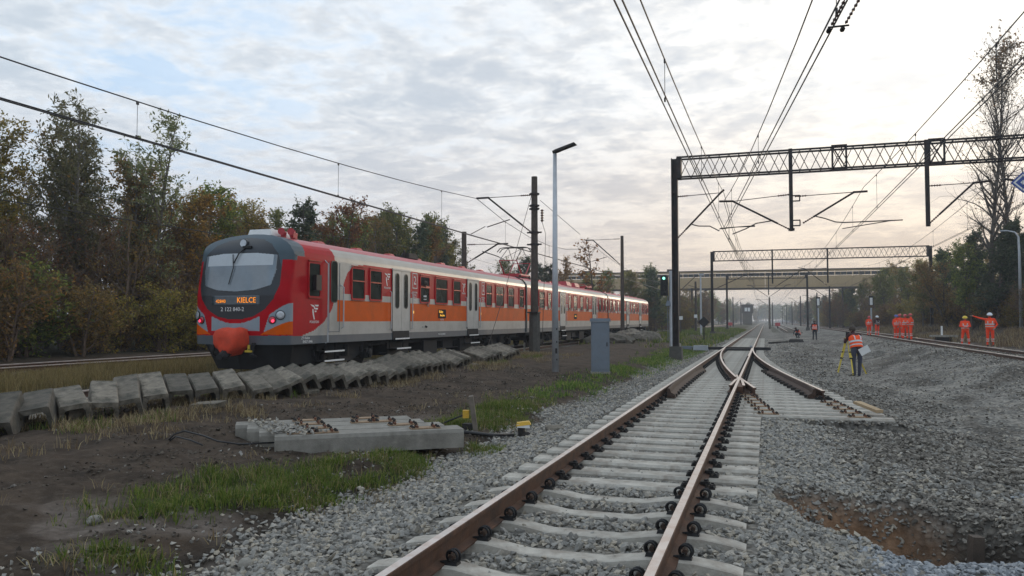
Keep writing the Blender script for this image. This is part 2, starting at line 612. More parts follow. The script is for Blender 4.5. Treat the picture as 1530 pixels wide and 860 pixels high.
def gz(x, y, fine=True):
    x, y = np.asarray(x, float), np.asarray(y, float)
    x, y = np.broadcast_arrays(x, y)
    left = np.interp(x, KL[:, 0], KL[:, 1])
    r1, r2, r3 = (np.interp(x, k[:, 0], k[:, 1]) for k in (K1, K2, K3))
    be = bearer_end(y)
    # ballast stays level under the long turnout bearers, then falls away
    r2 = np.where(x < be, -.235, np.maximum(r2, -.235 - (x - be) * .35))
    t = sstep(11.6, 14.0, y)
    r = r1 * (1 - t) + r2 * t
    t = sstep(44, 62, y)
    r = r * (1 - t) + r3 * t
    right = np.where(x < 8, r, np.interp(x, KR[:, 0], KR[:, 1]))
    z = np.where(x < 0, left, right)
    far = sstep(120, 400, y)
    z = z * (1 - far) + np.where(np.abs(x) < 25, -.2, z) * far
    # unevenness, least along the track beds
    trk = np.exp(-((x + 1.42) / 1.9) ** 4) + np.exp(-((x - 9.4) / 1.3) ** 4) + np.exp(-((x + 13.17) / 1.8) ** 4)
    trk = np.maximum(trk, ((x > -2.8) & (x < be + .1)) * 1.0)
    a = (1 - np.clip(trk, 0, 1))
    z = z + a * (fbm(x * .35, y * .35, 3) - .5) * .16
    work = sstep(.4, 1.6, x) * (1 - sstep(8.0, 8.6, x)) * (1 - sstep(70, 110, y))
    z = z + a * work * ((fbm(x * .8 + 5, y * .6, 3) - .5) * .30 + (fbm(x * 2.6, y * 2.2 + 4, 3) - .5) * .13)
    # heaps pushed up round the pit
    z = z + a * .16 * np.exp(-(((x - 1.0) / 1.3) ** 2 + ((y - 10.4) / .8) ** 2)) + a * .20 * np.exp(-(((x - 3.3) / .8) ** 2 + ((y - 8.3) / 1.2) ** 2))
    z = z + a * .04 * np.exp(-(((x - 1.0) / 1.2) ** 2 + ((y - 6.0) / .45) ** 2))
    # slope of tipped ballast below the right-hand track
    z = z + a * .26 * np.exp(-((x - 6.4) / 1.3) ** 2) * sstep(18, 26, y) * (1 - sstep(46, 62, y)) * (.5 + fbm(x * .5, y * .25, 2))
    pd = pit_d(x, y)
    z = z - .56 * (1 - sstep(.66, 1.0, pd)) * ((y < 13) & (y > 5))
    dirt = sstep(-12, -9.5, x) * (1 - sstep(-4.3, -4.0, x))
    z = z + dirt * ((fbm(x * 1.5, y * 1.5 + 8, 4) - .5) * .13 + (fbm(x * 4.2 + 3, y * 4.2, 3) - .5) * .07 - .035 * np.exp(-((x + 6.9 + .25 * np.sin(y * .4)) / .22) ** 2) - .03 * np.exp(-((x + 8.3 + .25 * np.sin(y * .4)) / .22) ** 2))
    if fine:
        z = z + a * (fbm(x * 7, y * 7, 3) - .5) * .045 * (np.abs(x) < 16) * (y < 60)
    return z


def G(x, y):
    return float(gz(np.array([x]), np.array([y]))[0])


def grass_mask(x, y):
    """green grass along the edge of the dirt strip"""
    n = fbm(x * .9 + 11, y * .55, 4)
    edge = np.exp(-((x + 4.75 - .012 * (y - 10)) / (.30 + .010 * np.clip(y, 0, 40))) ** 2) * (sstep(.44, .58, n) * (y > 5) + sstep(14, 18, y) * .5 * sstep(.42, .56, fbm(x * 1.1, y * .4 + 6, 4)))
    p1 = sstep(1.15, .6, np.hypot((x + 4.75 + .42 * (6.6 - y) * .6) / .80, (y - 6.6) / 1.8)) * sstep(.40, .53, fbm(x * 1.6 + 2, y * 1.3, 4))
    p1b = sstep(1.1, .6, np.hypot((x + 4.25) / .42, (y - 8.3) / 1.0)) * sstep(.38, .50, fbm(x * 1.6 + 2, y * 1.3, 4))
    p2 = sstep(1.1, .7, np.hypot((x + 4.3) / .5, (y - 4.25) / .35)) * sstep(.25, .45, n)
    p3 = sstep(1.1, .5, np.hypot((x + 3.75) / .3, (y - 10.2) / .45))
    p4 = sstep(1.1, .5, np.hypot((x + 4.4) / .6, (y - 12.6) / .9)) * sstep(.3, .5, n)
    g = np.maximum.reduce([edge * (y > 10.5), p1, p1b, p2, p3, p4])
    far = .7 * sstep(40, 60, y) * sstep(-18, -9, x) * (1 - sstep(-4.5, -3.6, x)) * sstep(.5, .62, fbm(x * .5, y * .16 + 5, 4))
    far = np.maximum(far, sstep(100, 130, y) * sstep(.3, .5, n) * (((x > -9) & (x < -3.4)) | ((x > .9) & (x < 2.0))))
    return np.clip(np.maximum(g, far), 0, 1)


def gravel_mask(x, y):
    n = (fbm(x * 1.3, y * 1.3, 4) - .5)
    e = x + n * .7
    lim = -3.95 - .010 * np.clip(y - 8, 0, 30)
    main = sstep(lim - .15, lim + .2, e) * (1 - sstep(11.0, 11.6, e))
    trn = sstep(-15.4, -15.0, e) * (1 - sstep(-11.5, -11.1, e))
    fl = sstep(-24.2, -23.6, e) * (1 - sstep(-20.8, -20.4, e))
    g = np.maximum.reduce([main, trn * .85, fl * .7])
    pd = pit_d(x, y)
    return g * np.where((y > 5) & (y < 13), sstep(.66, .92, pd), 1)


def axis_lines(segs):
    out = [segs[0][0]]
    for a, b, n, p in segs:
        t = np.linspace(0, 1, n + 1)[1:]
        out += list(a + (b - a) * (t ** p if p > 0 else 1 - (1 - t) ** (-p)))
    return np.array(out)


XS = axis_lines([(-700, -60, 26, -3), (-60, -16, 50, 1), (-16, -6.0, 90, 1), (-6.0, 4.2, 190, 1), (4.2, 14, 90, 1), (14, 40, 34, 1), (40, 700, 26, 3)])
YS = axis_lines([(-60, 2.4, 12, -2), (2.4, 13.5, 200, 1), (13.5, 30, 150, 1), (30, 70, 120, 1), (70, 200, 80, 1.3), (200, 1800, 36, 2.5)])


def ground_material():
    m, k, b = new_mat('ground_soil_and_ballast')
    at = k.n('ShaderNodeAttribute', attribute_name='cover')
    sp = k.n('ShaderNodeSeparateColor')
    k.l(at.outputs['Color'], sp.inputs[0])
    grav, grass, sand = sp.outputs[0], sp.outputs[1], sp.outputs[2]
    dark = at.outputs['Alpha']
    co = k.n('ShaderNodeTexCoord').outputs['Object']
    # crushed stone
    vo = k.n('ShaderNodeTexVoronoi')
    vo.inputs['Scale'].default_value = 17
    k.l(co, vo.inputs['Vector'])
    vb = k.n('ShaderNodeSeparateColor')
    k.l(vo.outputs['Color'], vb.inputs[0])
    stone = k.ramp(vb.outputs[0], [(0, (.15, .14, .122)), (.3, (.23, .218, .195)), (.7, (.31, .29, .255)), (1, (.39, .355, .30))])
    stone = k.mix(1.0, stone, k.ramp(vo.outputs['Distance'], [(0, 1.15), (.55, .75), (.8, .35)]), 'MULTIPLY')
    big = k.noise(co, .55, 5, .6)
    stone = k.mix(k.ramp(big, [(.50, 0.0), (.66, .6)]), stone, (.10, .083, .064))
    stone = k.mix(k.ramp(big, [(.36, .8), (.50, 0.0)]), stone, (.30, .275, .235))
    st2 = k.mix(1.0, stone, k.ramp(k.noise(co, 3.5, 5, .7), [(.3, .7), (.7, 1.25)]), 'MULTIPLY')
    # trodden soil
    soil = k.mix(k.ramp(k.noise(co, 1.3, 6, .65), [(.35, 0.0), (.68, 1.0)]), (.030, .021, .0145), (.092, .065, .045))
    soil = k.mix(k.math('MULTIPLY', k.ramp(k.noise(co, 9, 6, .7), [(.48, 0.0), (.66, 1.0)]), .6), soil, (.115, .088, .064))
    soil = k.mix(k.math('MULTIPLY', k.ramp(k.noise(co, 55, 3, .7), [(.62, 0.0), (.72, 1.0)]), .5), soil, (.17, .155, .135))
    turf = k.mix(k.ramp(k.noise(co, 6, 5, .65), [(.35, 0.0), (.65, 1.0)]), (.026, .032, .014), (.06, .062, .024))
    sandc = k.mix(k.ramp(k.noise(co, 5, 6, .7), [(.35, 0.0), (.68, 1.0)]), (.15, .085, .048), (.34, .20, .115))
    px_ = k.n('ShaderNodeSeparateXYZ')
    k.l(co, px_.inputs[0])
    leftside = k.math('LESS_THAN', px_.outputs[0], -2.0)
    sandc = k.mix(leftside, sandc, k.mix(k.ramp(k.noise(co, 7, 6, .7), [(.35, 0.0), (.68, 1.0)]), (.105, .082, .066), (.235, .195, .165)))
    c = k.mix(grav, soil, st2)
    c = k.mix(k.math('MULTIPLY', grass, .85), c, turf)
    c = k.mix(sand, c, sandc)
    c = k.mix(dark, c, (.03, .024, .019))
    k.l(c, b.inputs['Base Color'])
    b.inputs['Roughness'].default_value = .95
    b.inputs['Specular IOR Level'].default_value = .2
    bp = k.n('ShaderNodeBump')
    bp.inputs['Strength'].default_value = .8
    bp.inputs['Distance'].default_value = .04
    h = k.mix(grav, k.mix(.5, k.noise(co, 14, 6, .7), k.noise(co, 60, 4, .7)), vo.outputs['Distance'])
    k.l(h, bp.inputs['Height'])
    k.l(bp.outputs[0], b.inputs['Normal'])
    return m


def build_ground():
    X, Y = np.meshgrid(XS, YS)
    Zz = gz(X, Y)
    V = np.stack([X.ravel(), Y.ravel(), Zz.ravel()], 1)
    nx, ny = len(XS), len(YS)
    i = (np.arange(ny - 1)[:, None] * nx + np.arange(nx - 1)[None, :]).ravel()
    F = np.stack([i, i + 1, i + nx + 1, i + nx], 1)
    me = np_mesh('ground', V, F, ground_material(), smooth=True)
    x, y = V[:, 0], V[:, 1]
    pd = pit_d(x, y)
    inpit = (1 - sstep(.8, 1.02, pd)) * ((y > 5) & (y < 13))
    sand = inpit * sstep(2.15, 1.5, x + .35 * (y - 8)) * .95
    sand = np.maximum(sand, .8 * sstep(1.25, .6, np.hypot((x + 4.8 + .3 * (y - 5)) / 1.3, (y - 4.95) / .8)) * sstep(.36, .55, fbm(x * 2.1, y * 2.1, 4)))
    sand = np.maximum(sand, .5 * sstep(1.2, .5, np.hypot((x + 5.2) / .9, (y - 12.2) / .8)) * sstep(.36, .55, fbm(x * 2.1, y * 2.1, 4)))
    dk = inpit * sstep(1.75, 2.2, x + .35 * (y - 8)) * .8
    dk = np.maximum(dk, .75 * np.exp(-((x + 4.05) / .16) ** 2) * (y < 12))
    dk = np.maximum(dk, .6 * sstep(13, 15, x) * (1 - sstep(24, 30, x)) * sstep(.4, .6, fbm(x * .5, y * .3, 3)))
    dk = np.maximum(dk, .45 * sstep(.4, 1.4, x) * (1 - sstep(7, 8, x)) * sstep(.52, .68, fbm(x * 1.1 + 2, y * .7, 4)))
    wood = np.maximum(sstep(-25, -27, x), sstep(20, 24, x))
    dry = sstep(-20.5, -19.5, x) * (1 - sstep(-16, -15.2, x))
    gr = np.maximum.reduce([grass_mask(x, y), wood * .7, dry * .9])
    cov = np.stack([gravel_mask(x, y) * (1 - wood), gr, sand, dk], 1).astype(np.float32)
    at = me.color_attributes.new('cover', 'FLOAT_COLOR', 'POINT')
    at.data.foreach_set('color', cov.ravel())
    tag(link('ground', me), kind='structure')


build_ground()

# ------------------------------------------------------------------ rails, sleepers and the turnout
RAIL = [(-.075, -.172), (.075, -.172), (.075, -.160), (.012, -.142), (.009, -.048), (.036, -.036), (.036, -.006), (.030, 0.0), (-.030, 0.0), (-.036, -.006), (-.036, -.036), (-.009, -.048), (-.012, -.142), (-.075, -.160)]


def rail_mesh(path, name='rail', prof=RAIL, zoff=0.0, tops=(7,)):
    """rail section swept along points in plan; face 7 is the running surface"""
    pts = [Vector((p[0], p[1], p[2] if len(p) > 2 else 0.0)) for p in path]
    mb = MB()
    n = len(prof)
    vs = []
    for i, p in enumerate(pts):
        t = (pts[min(i + 1, len(pts) - 1)] - pts[max(i - 1, 0)])
        t.z = 0
        t.normalize()
        s = Vector((t.y, -t.x, 0))
        for x, z in prof:
            vs.append(p + s * x + Vector((0, 0, z + zoff)))
    fs, ms = [], []
    for i in range(len(pts) - 1):
        for j in range(n):
            a, b = i * n + j, i * n + (j + 1) % n
            fs.append((a, b, b + n, a + n))
            ms.append(1 if j in tops else 0)
    fs.append(tuple(range(n - 1, -1, -1)))
    fs.append(tuple(range((len(pts) - 1) * n, len(pts) * n)))
    ms += [0, 0]
    mb.v, mb.f, mb.m = [tuple(v) for v in vs], fs, ms
    return mb.mesh(name, [M['rail_side'], M['rail_top']])


def straight(x, y0, y1, step=12.0, z=0.0):
    n = max(1, int((y1 - y0) / step))
    return [(x, y0 + (y1 - y0) * i / n, z) for i in range(n + 1)]


main = thing('railway_track', 'long straight railway track with a half-built turnout, pale concrete sleepers and shiny rails', 'track', (0, 0, 0))
link('rail', rail_mesh(straight(LX, -6, 900, 20)), main)
link('rail', rail_mesh(straight(RX, -6, 900, 20)), main)


def waved_sleeper():
    """line sleeper: raised rail seats, dipped middle, tapered ends"""
    prof = [(-1.25, -.225), (-1.17, -.205), (-.93, -.172), (-.60, -.172), (-.42, -.200), (-.28, -.222), (.28, -.222), (.42, -.200), (.60, -.172), (.93, -.172), (1.17, -.205), (1.25, -.225)]
    vs, fs = [], []
    for x, z in prof:
        for y, dz in ((-.135, -.22), (-.095, 0), (-.078, .006), (.078, .006), (.095, 0), (.135, -.22)):
            vs.append((x, y, z + dz if dz > -.1 else z + dz))
    n = 6
    for i in range(len(prof) - 1):
        for j in range(n - 1):
            a = i * n + j
            fs.append((a, a + n, a + n + 1, a + 1))
    fs.append(tuple(range(n)))
    fs.append(tuple(range(len(vs) - 1, len(vs) - n - 1, -1)))
    mb = MB()
    mb.add(vs, fs)
    return mb.mesh('sleeper', M['sleeper'])


def clip_mesh():
    """sprung rail clip: a coil standing beside the rail foot on its shoulder"""
    mb = MB()
    pts = []
    for i in range(25):
        a = 2 * PI * 1.6 * i / 24 - .8
        pts.append((.050 * math.cos(a) + .012 * (i / 24), .06 * (i / 24 - .5), .062 + .050 * math.sin(a)))
    mb.tube(pts, .0115, 6)
    mb.tube([(-.09, -.03, .02), (-.03, -.03, .03), (0, -.045, .05)], .0115, 6)
    mb.box((.0, 0, .016), (.11, .09, .036), m=0, taper=.8)
    mb.tube([(0, -.035, .062), (0, .035, .062)], .022, 8, m=1)
    return mb.mesh('rail_clip', [M['black_iron'], M['rust_dark']], False)


CLIP = clip_mesh()
WS = waved_sleeper()
YC = [7.42 - .62 * i for i in range(9)]
for y in YC:
    s = link('sleeper', WS, main, ((LX + RX) / 2 + random.uniform(-.012, .012), y, 0))
    for xr in (LX, RX):
        for sd in (-1, 1):
            link('rail_clip', CLIP, s, (xr - s.location.x + sd * .115, 0, -.168), (0, 0, 0 if sd > 0 else PI), (.88, .88, .88))


def bearer_mesh(x0, x1):
    mb = MB()
    L = x1 - x0
    prof = [(-.15, -.40), (-.15, -.215), (-.12, -.186), (.12, -.186), (.15, -.215), (.15, -.40)]
    mb.prism([(x0, y, z) for y, z in reversed(prof)], (L, 0, 0))
    return mb.mesh('sleeper', M['sleeper'])


def plate_mesh(w=.34, rail=True):
    """ribbed baseplate with screws and clamps"""
    mb = MB()
    mb.box((0, 0, .008), (w, .16, .016), m=2 if not rail else 0)
    for sx in (-1, 1):
        mb.box((sx * (w / 2 - .085), 0, .03), (.022, .15, .035), m=0)
        for sy in (-1, 1):
            mb.lathe((sx * (w / 2 - .03), sy * .052, .012), [(.026, 0), (.026, .018), (.016, .02), (.016, .032)], 6, m=1)
        if not rail:
            mb.lathe((sx * (w / 2 - .088), .03, .03), [(.022, 0), (.022, .02), (.014, .022), (.014, .04)], 6, m=1)
            continue
        mb.lathe((sx * (w / 2 - .088), 0, .03), [(.034, 0), (.036, .03), (.03, .032), (.024, .034), (.02, .056)], 6, m=1)
        mb.box((sx * (w / 2 - .105), 0, .050), (.08, .10, .034), m=1)
    return mb.mesh('baseplate', [M['rust'], M['dark_iron'], M['rust_plate']])


PLATE = plate_mesh()
PLATE_BARE = plate_mesh(.36, False)
PLATE_DARK = plate_mesh(.34)
PLATE_DARK.materials[0] = M['dark_iron']
PLATE_DARK.materials[1] = M['black_iron']
y = 8.04
k = 0
BEAR = []
while y < 75:
    xe = float(bearer_end(y))
    if y > 14.4 and y < 44.8:
        xe = min(xe + random.uniform(-.02, .02), 2.1)
    xl = -2.72
    s = link('sleeper', bearer_mesh(xl, xe), main, (0, y, 0))
    BEAR.append((y, s, xe))
    if y < 48:
        link('baseplate', PLATE_DARK, s, (LX, 0, -.184))
        link('baseplate', PLATE_DARK, s, (RX, 0, -.184))
        o = float(sw_off(y))
        if o > .28 and y > 14.4:
            cut_r = y < 17.6
            link('baseplate', PLATE_BARE if cut_r else PLATE_DARK, s, (RX + o, 0, -.184), (0, 0, .1))
            if abs(LX + o - RX) > .22:
                link('baseplate', PLATE_BARE if y < 19.3 else PLATE_DARK, s, (LX + o, 0, -.184), (0, 0, .1))
    y += .60 if y < 48 else .62
# diverging rails end cut off before the last bearers
ys = np.linspace(44.2, 17.7, 30)
link('rail', rail_mesh([(RX + float(sw_off(v)) , v, -.001) for v in ys[::-1]]), main)
ys = np.linspace(43.6, 21.3, 26)
link('switch_rail', rail_mesh([(LX + .035 + float(sw_off(v)), v, -.002) for v in ys[::-1]], 'switch_rail'), main)
ys = np.linspace(43.6, 34, 6)
link('switch_rail', rail_mesh([(RX - .045 - .0052 * max(0, 40 - v) * 0, v, -.003) for v in ys[::-1]], 'switch_rail'), main)
# frog: crossing nose with its wing rails
mb = MB()
mb.prism([(RX - .03, 18.2, -.172), (RX + .16, 18.2, -.172), (RX + .012, 20.2, -.172), (RX - .012, 20.2, -.172)], (0, 0, .17), m=0)
mb.box((RX + .05, 19.9, -.165), (.46, 2.9, .02), m=0)
mb.build('crossing_nose', [M['rail_side']], main)
link('wing_rail', rail_mesh([(RX + .17, 18.6, -.002), (RX + .09, 20.2, -.002), (RX - .06, 21.2, -.002), (RX - .11, 22.2, -.002)], 'wing_rail'), main)
link('wing_rail', rail_mesh([(RX + .42, 18.0, -.002), (RX + .02, 21.0, -.002)], 'wing_rail'), main)
link('wing_rail', rail_mesh([(RX - .13, 18.6, -.002), (RX - .07, 20.4, -.002), (RX + .02, 21.2, -.002)], 'wing_rail'), main)
CHK = [(-.15, -.172), (.03, -.172), (.03, .015), (.012, .028), (-.02, .028), (-.03, .01), (-.05, -.06), (-.13, -.10)]


def check_rail(path, flip=False):
    me = rail_mesh(path, 'check_rail', [(-x, z) for x, z in CHK[::-1]] if flip else CHK, 0.0, ())
    me.materials[0] = M['rust_dark']
    return link('check_rail', me, main)


check_rail([(LX + .16, 16.9, 0), (LX + .10, 18.4, 0), (LX + .085, 20.5, 0), (LX + .085, 24, 0), (LX + .17, 25.8, 0)], True)
check_rail([(RX + float(sw_off(v)) - (.10 if 18.6 < v < 24 else .17), v, 0) for v in (17.7, 18.8, 20.5, 22, 23.5, 25.2)])
for v in np.arange(17.2, 25.6, .6):
    MB().box((LX + .23, v, -.14), (.16, .12, .07)).build('check_rail_chair', M['dark_iron'], main)
    MB().box((RX + float(sw_off(v + .7)) - .27, v + .7, -.14), (.16, .12, .07)).build('check_rail_chair', M['dark_iron'], main)
# switch drive: hollow steel sleepers and stretcher bars across the points, grey machine at the left
pmach = thing('point_machine', 'grey point machine box with dark rods lying across the track at the switch tips', 'point machine', (0, 45.4, 0))
MB().box((-1.5, 0, -.10), (3.5, .22, .16)).build('drive_sleeper', M['black_iron'], pmach)
MB().box((-1.42, -1.2, -.12), (1.42, .30, .10)).build('stretcher_bar', M['black_iron'], pmach)
mb = MB()
mb.box((-3.55, 0, -.10), (.85, .42, .24), taper=.92)
mb.box((-3.55, 0, .032), (.8, .38, .03))
mb.build('machine_case', M['grey_paint_light'], pmach)
mb = MB()
mb.box((-4.35, 0, -.08), (.55, .2, .18))
mb.tube([(-4.05, 0, -.06), (-3.9, 0, -.06)], .05, 8)
mb.build('rod_cover', M['grey_paint'], pmach)
MB().lathe((-4.75, -.05, -.25), [(.10, 0), (.10, .38), (.06, .40)], 10).build('marker_cap', M['concrete_new'], pmach)
MB().box((-.80, -.2, .03), (.12, .2, .1)).build('heater_box', M['grey_paint_light'], pmach)


def other_track(name, label, xc, y0, y1, z, sl_y1, curve=None, sl_mat='concrete_old'):
    t = thing(name, label, 'track', (0, 0, 0))
    f = curve or (lambda v: xc)
    n = 24
    for sd in (-.75, .75):
        link('rail', rail_mesh([(f(v) + sd, v, z) for v in np.linspace(y0, y1, n)], tops=(5, 6, 7, 8, 9)), t)  # head sides get the bright top steel too, painting in a wet glint
    mb = MB()
    mb.box((0, 0, -.26), (2.5, .26, .18), taper=.96)
    me = mb.mesh('sleeper', M[sl_mat])
    v = max(y0, 2.0)
    while v < sl_y1:
        link('sleeper', me, t, (f(v), v, z + .01))
        v += .62
    return t


TX = -13.17
other_track('railway_track', 'rails under the red and orange electric train', TX, -20, 900, 0.0, 18)
other_track('railway_track', 'weedy far track in front of the wood at the left, its rails shining', -22.2, -30, 900, .10, 40)
# right-hand track swings away from the work site
other_track('railway_track', 'track on the gravel bank beside the standing workers in orange', 9.3, 4, 620, .22, 58, lambda v: 9.25 + .0000 * v + .75 * float(sstep(34, 95, v)) - .9 * float(sstep(110, 420, v)))
# relaid second track begins beyond the dug-out stretch
other_track('railway_track', 'second track starting far off beyond the crouching worker', 3.6, 112, 900, -.02, 150)

# ------------------------------------------------------------------ loose stones, clods and grass
def rock_protos(n, seed, nv=9):
    rs = np.random.RandomState(seed)
    out = []
    for _ in range(n):
        bm = bmesh.new()
        d = rs.normal(size=(nv, 3))
        d /= np.linalg.norm(d, axis=1)[:, None]
        d *= (.42 + .16 * rs.rand(nv))[:, None]
        d *= np.array([1.0, .62 + .3 * rs.rand(), .45 + .25 * rs.rand()])
        for p in d:
            bm.verts.new(p)
        r = bmesh.ops.convex_hull(bm, input=bm.verts)
        bmesh.ops.delete(bm, geom=[e for e in r['geom_interior'] if isinstance(e, bmesh.types.BMVert)], context='VERTS')
        bmesh.ops.triangulate(bm, faces=bm.faces)
        bm.verts.index_update()
        out.append((np.array([v.co[:] for v in bm.verts]), np.array([[v.index for v in f.verts] for f in bm.faces])))
        bm.free()
    return out


def rand_rot(rs, n, tilt=.6):
    """random turn about Z followed by a random tilt"""
    a = rs.rand(n) * 2 * PI
    t = rs.normal(size=n) * tilt
    b = rs.rand(n) * 2 * PI
    ca, sa = np.cos(a), np.sin(a)
    Rz = np.zeros((n, 3, 3))
    Rz[:, 0, 0], Rz[:, 0, 1], Rz[:, 1, 0], Rz[:, 1, 1], Rz[:, 2, 2] = ca, -sa, sa, ca, 1
    ux, uy = np.cos(b), np.sin(b)
    c, s = np.cos(t), np.sin(t)
    K = np.zeros((n, 3, 3))
    K[:, 0, 0], K[:, 1, 1], K[:, 2, 2] = c + ux * ux * (1 - c), c + uy * uy * (1 - c), c
    K[:, 0, 1] = K[:, 1, 0] = ux * uy * (1 - c)
    K[:, 0, 2], K[:, 2, 0], K[:, 1, 2], K[:, 2, 1] = uy * s, -uy * s, -ux * s, ux * s
    return K @ Rz


def scatter(name, P, S, protos, material, seed, tilt=.6):
    rs = np.random.RandomState(seed)
    n = len(P)
    which = rs.randint(0, len(protos), n)
    Rm = rand_rot(rs, n, tilt) * S[:, None, None]
    Vs, Fs, off = [], [], 0
    for i, (pv, pf) in enumerate(protos):
        ix = np.nonzero(which == i)[0]
        if len(ix) == 0:
            continue
        v = np.einsum('nij,kj->nki', Rm[ix], pv) + P[ix][:, None, :]
        f = pf[None] + (np.arange(len(ix)) * len(pv))[:, None, None] + off
        Vs.append(v.reshape(-1, 3))
        Fs.append(f.reshape(-1, 3))
        off += len(ix) * len(pv)
    me = np_mesh(name, np.concatenate(Vs), np.concatenate(Fs), material)
    return tag(link(name, me), kind='stuff')


def in_view(x, y, m=.06):
    """keeps scattered pieces to where the place around the camera can be seen"""
    d = y * math.cos(R(18.226)) - x * math.sin(R(18.226))
    u = (x * math.cos(R(18.226)) + y * math.sin(R(18.226))) / np.maximum(d, .1)
    return (d > 2.5) & (np.abs(u) < .665 + m + .8 / np.maximum(d, .5))


def spots(rs, x0, x1, y0, y1, dens, maskf):
    n = int((x1 - x0) * (y1 - y0) * dens)
    x, y = rs.uniform(x0, x1, n), rs.uniform(y0, y1, n)
    ok = in_view(x, y)
    x, y = x[ok], y[ok]
    ok = rs.rand(len(x)) < maskf(x, y)
    return x[ok], y[ok]


def stones():
    rs = np.random.RandomState(3)
    pr, pl = rock_protos(16, 1, 10), rock_protos(12, 2, 7)
    by = np.array([b[0] for b in BEAR] + YC)

    def clear(x, y):
        """no stones on the tops of sleepers, plates and rails"""
        g = gravel_mask(x, y)
        dy = np.abs(y[:, None] - by[None, :]).min(1)
        on = (dy < .165) & (x > -2.76) & (x < bearer_end(y) + .02)
        rl = (np.abs(x - LX) < .11) | (np.abs(x - RX) < .11) | ((np.abs(x - RX - sw_off(y)) < .1) & (y > 17) & (y < 46)) | ((np.abs(x - LX - sw_off(y)) < .1) & (y > 17) & (y < 46))
        # graded, driven-over strip of the work site: few loose stones
        strip = np.exp(-((x - 3.7 - .02 * (y - 20)) / 1.25) ** 2) * sstep(12, 17, y) + .6 * np.exp(-((x - 4.4) / .8) ** 2) * sstep(9.5, 12, y)
        wide_ = .62 * sstep(2.2, 3.2, x) * (1 - sstep(6.2, 7.4, x)) * sstep(10.5, 14, y) * sstep(.22, .42, fbm(x * .9 + 21, y * .45, 3))
        return g * (~on) * (~rl) * (1 - wide_) * (1 - .82 * np.clip(strip * sstep(.30, .5, fbm(x * .7 + 3, y * .35, 3)) * 1.3, 0, 1))

    def blue(x, y):
        n = fbm(x * .8 + 31, y * .8, 3)
        right = sstep(2.0, 2.7, x - .35 * (y - 8) + (n - .5)) * (y < 12)
        front = sstep(7.3, 6.9, y + .3 * (n - .5)) * sstep(.6, .9, x) * (y < 9)
        return np.clip(right + front, 0, 1)

    def dusty(x, y):
        n = fbm(x * .9 + 7, y * .6 + 3, 4)
        return sstep(.5, 1.5, x) * sstep(.30, .50, n) * (1 - blue(x, y)) * .85

    sets = {'g': [], 'b': [], 'd': []}
    for (y0, y1, x0, x1, dens, s0, s1, proto, fi, fo) in ((2.6, 10.5, -4.4, 5.2, 1000, .038, .078, 0, 0, 2), (8.5, 17, -4.7, 7.5, 560, .045, .088, 0, 2, 3), (14, 27, -5, 11.3, 210, .05, .09, 1, 3, 5), (22, 46, -5.2, 11.3, 64, .06, .11, 1, 5, 10), (36, 74, -5.5, 11.3, 16, .08, .14, 1, 10, 24)):
        x, y = spots(rs, x0, x1, y0, y1, dens, lambda a, b: clear(a, b) * (sstep(y0, y0 + fi, b) if fi else 1) * (1 - sstep(y1 - fo, y1, b)))
        S = rs.uniform(s0, s1, len(x)) * np.where(rs.rand(len(x)) < .06, 1.35, 1)
        trk = (x > -2.8) & (x < bearer_end(y))
        z = gz(x, y) + S * rs.uniform(-.05, .30, len(x)) + np.where(trk, rs.uniform(-.03, .012, len(x)) - .022 * (y > 7.9) + .012 * (y < 7.9), 0)
        P = np.stack([x, y, z], 1)
        ub, ud = rs.rand(len(x)) < blue(x, y), rs.rand(len(x)) < dusty(x, y)
        for key, sel in (('b', ub), ('d', ud & ~ub), ('g', ~ub & ~ud)):
            sets[key].append((P[sel], S[sel], proto))
    for key, nm, mt in (('g', 'ballast_stones', 'stone'), ('b', 'fresh_ballast_stones', 'stone_blue'), ('d', 'dusty_ballast_stones', 'stone_dusty')):
        for pi, prs in ((0, pr), (1, pl)):
            ps = [q for q in sets[key] if q[2] == pi and len(q[0])]
            if ps:
                scatter(nm if pi == 0 else nm.replace('stones', 'gravel'), np.concatenate([q[0] for q in ps]), np.concatenate([q[1] for q in ps]), prs, M[mt], 7 + pi)
    # stray stones lying on the sleepers
    b0 = np.array([b for b in by if b < 24])
    n = 420
    y = rs.choice(b0, n) + rs.uniform(-.09, .09, n)
    x = rs.uniform(-2.6, .4, n)
    ok = (x < bearer_end(y) - .05) & (np.abs(x - LX) > .2) & (np.abs(x - RX) > .2)
    x, y = x[ok], y[ok]
    S = rs.uniform(.018, .05, len(x))
    top = np.where(y > 7.9, -.186, np.interp(np.abs(x - (LX + RX) / 2), [0, .28, .42, .6, .93, 1.17, 1.25], [-.222, -.222, -.2, -.172, -.172, -.205, -.225]))
    scatter('stray_stones', np.stack([x, y, top + S * .22], 1), S, pl, M['stone'], 15, .3)
    # clods and bits of rubble on the dirt strip
    x, y = spots(rs, -11, -3.9, 2.6, 24, 130, lambda a, b: (1 - gravel_mask(a, b)) * sstep(.35, .6, fbm(a * .9, b * .9, 3)))
    S = rs.uniform(.02, .06, len(x)) * np.where(rs.rand(len(x)) < .05, 2.0, 1)
    P = np.stack([x, y, gz(x, y) + S * .1], 1)
    scatter('dirt_clods', P, S, pl, M['clod'], 9)
    # fallen ballast among the grass edge
    x, y = spots(rs, -5.0, -3.7, 2.8, 16, 70, lambda a, b: 1 - gravel_mask(a, b) * .7)
    S = rs.uniform(.03, .075, len(x))
    scatter('scattered_gravel', np.stack([x, y, gz(x, y) + S * .1], 1), S, pl, M['stone'], 10)
    # brick-like earth and rubble in the pit
    x, y = spots(rs, -.2, 2.8, 6.5, 10.5, 420, lambda a, b: (pit_d(a, b) < 1.0) * .08 + (pit_d(a, b) < 1.0) * sstep(8.2, 8.8, b) * .75)
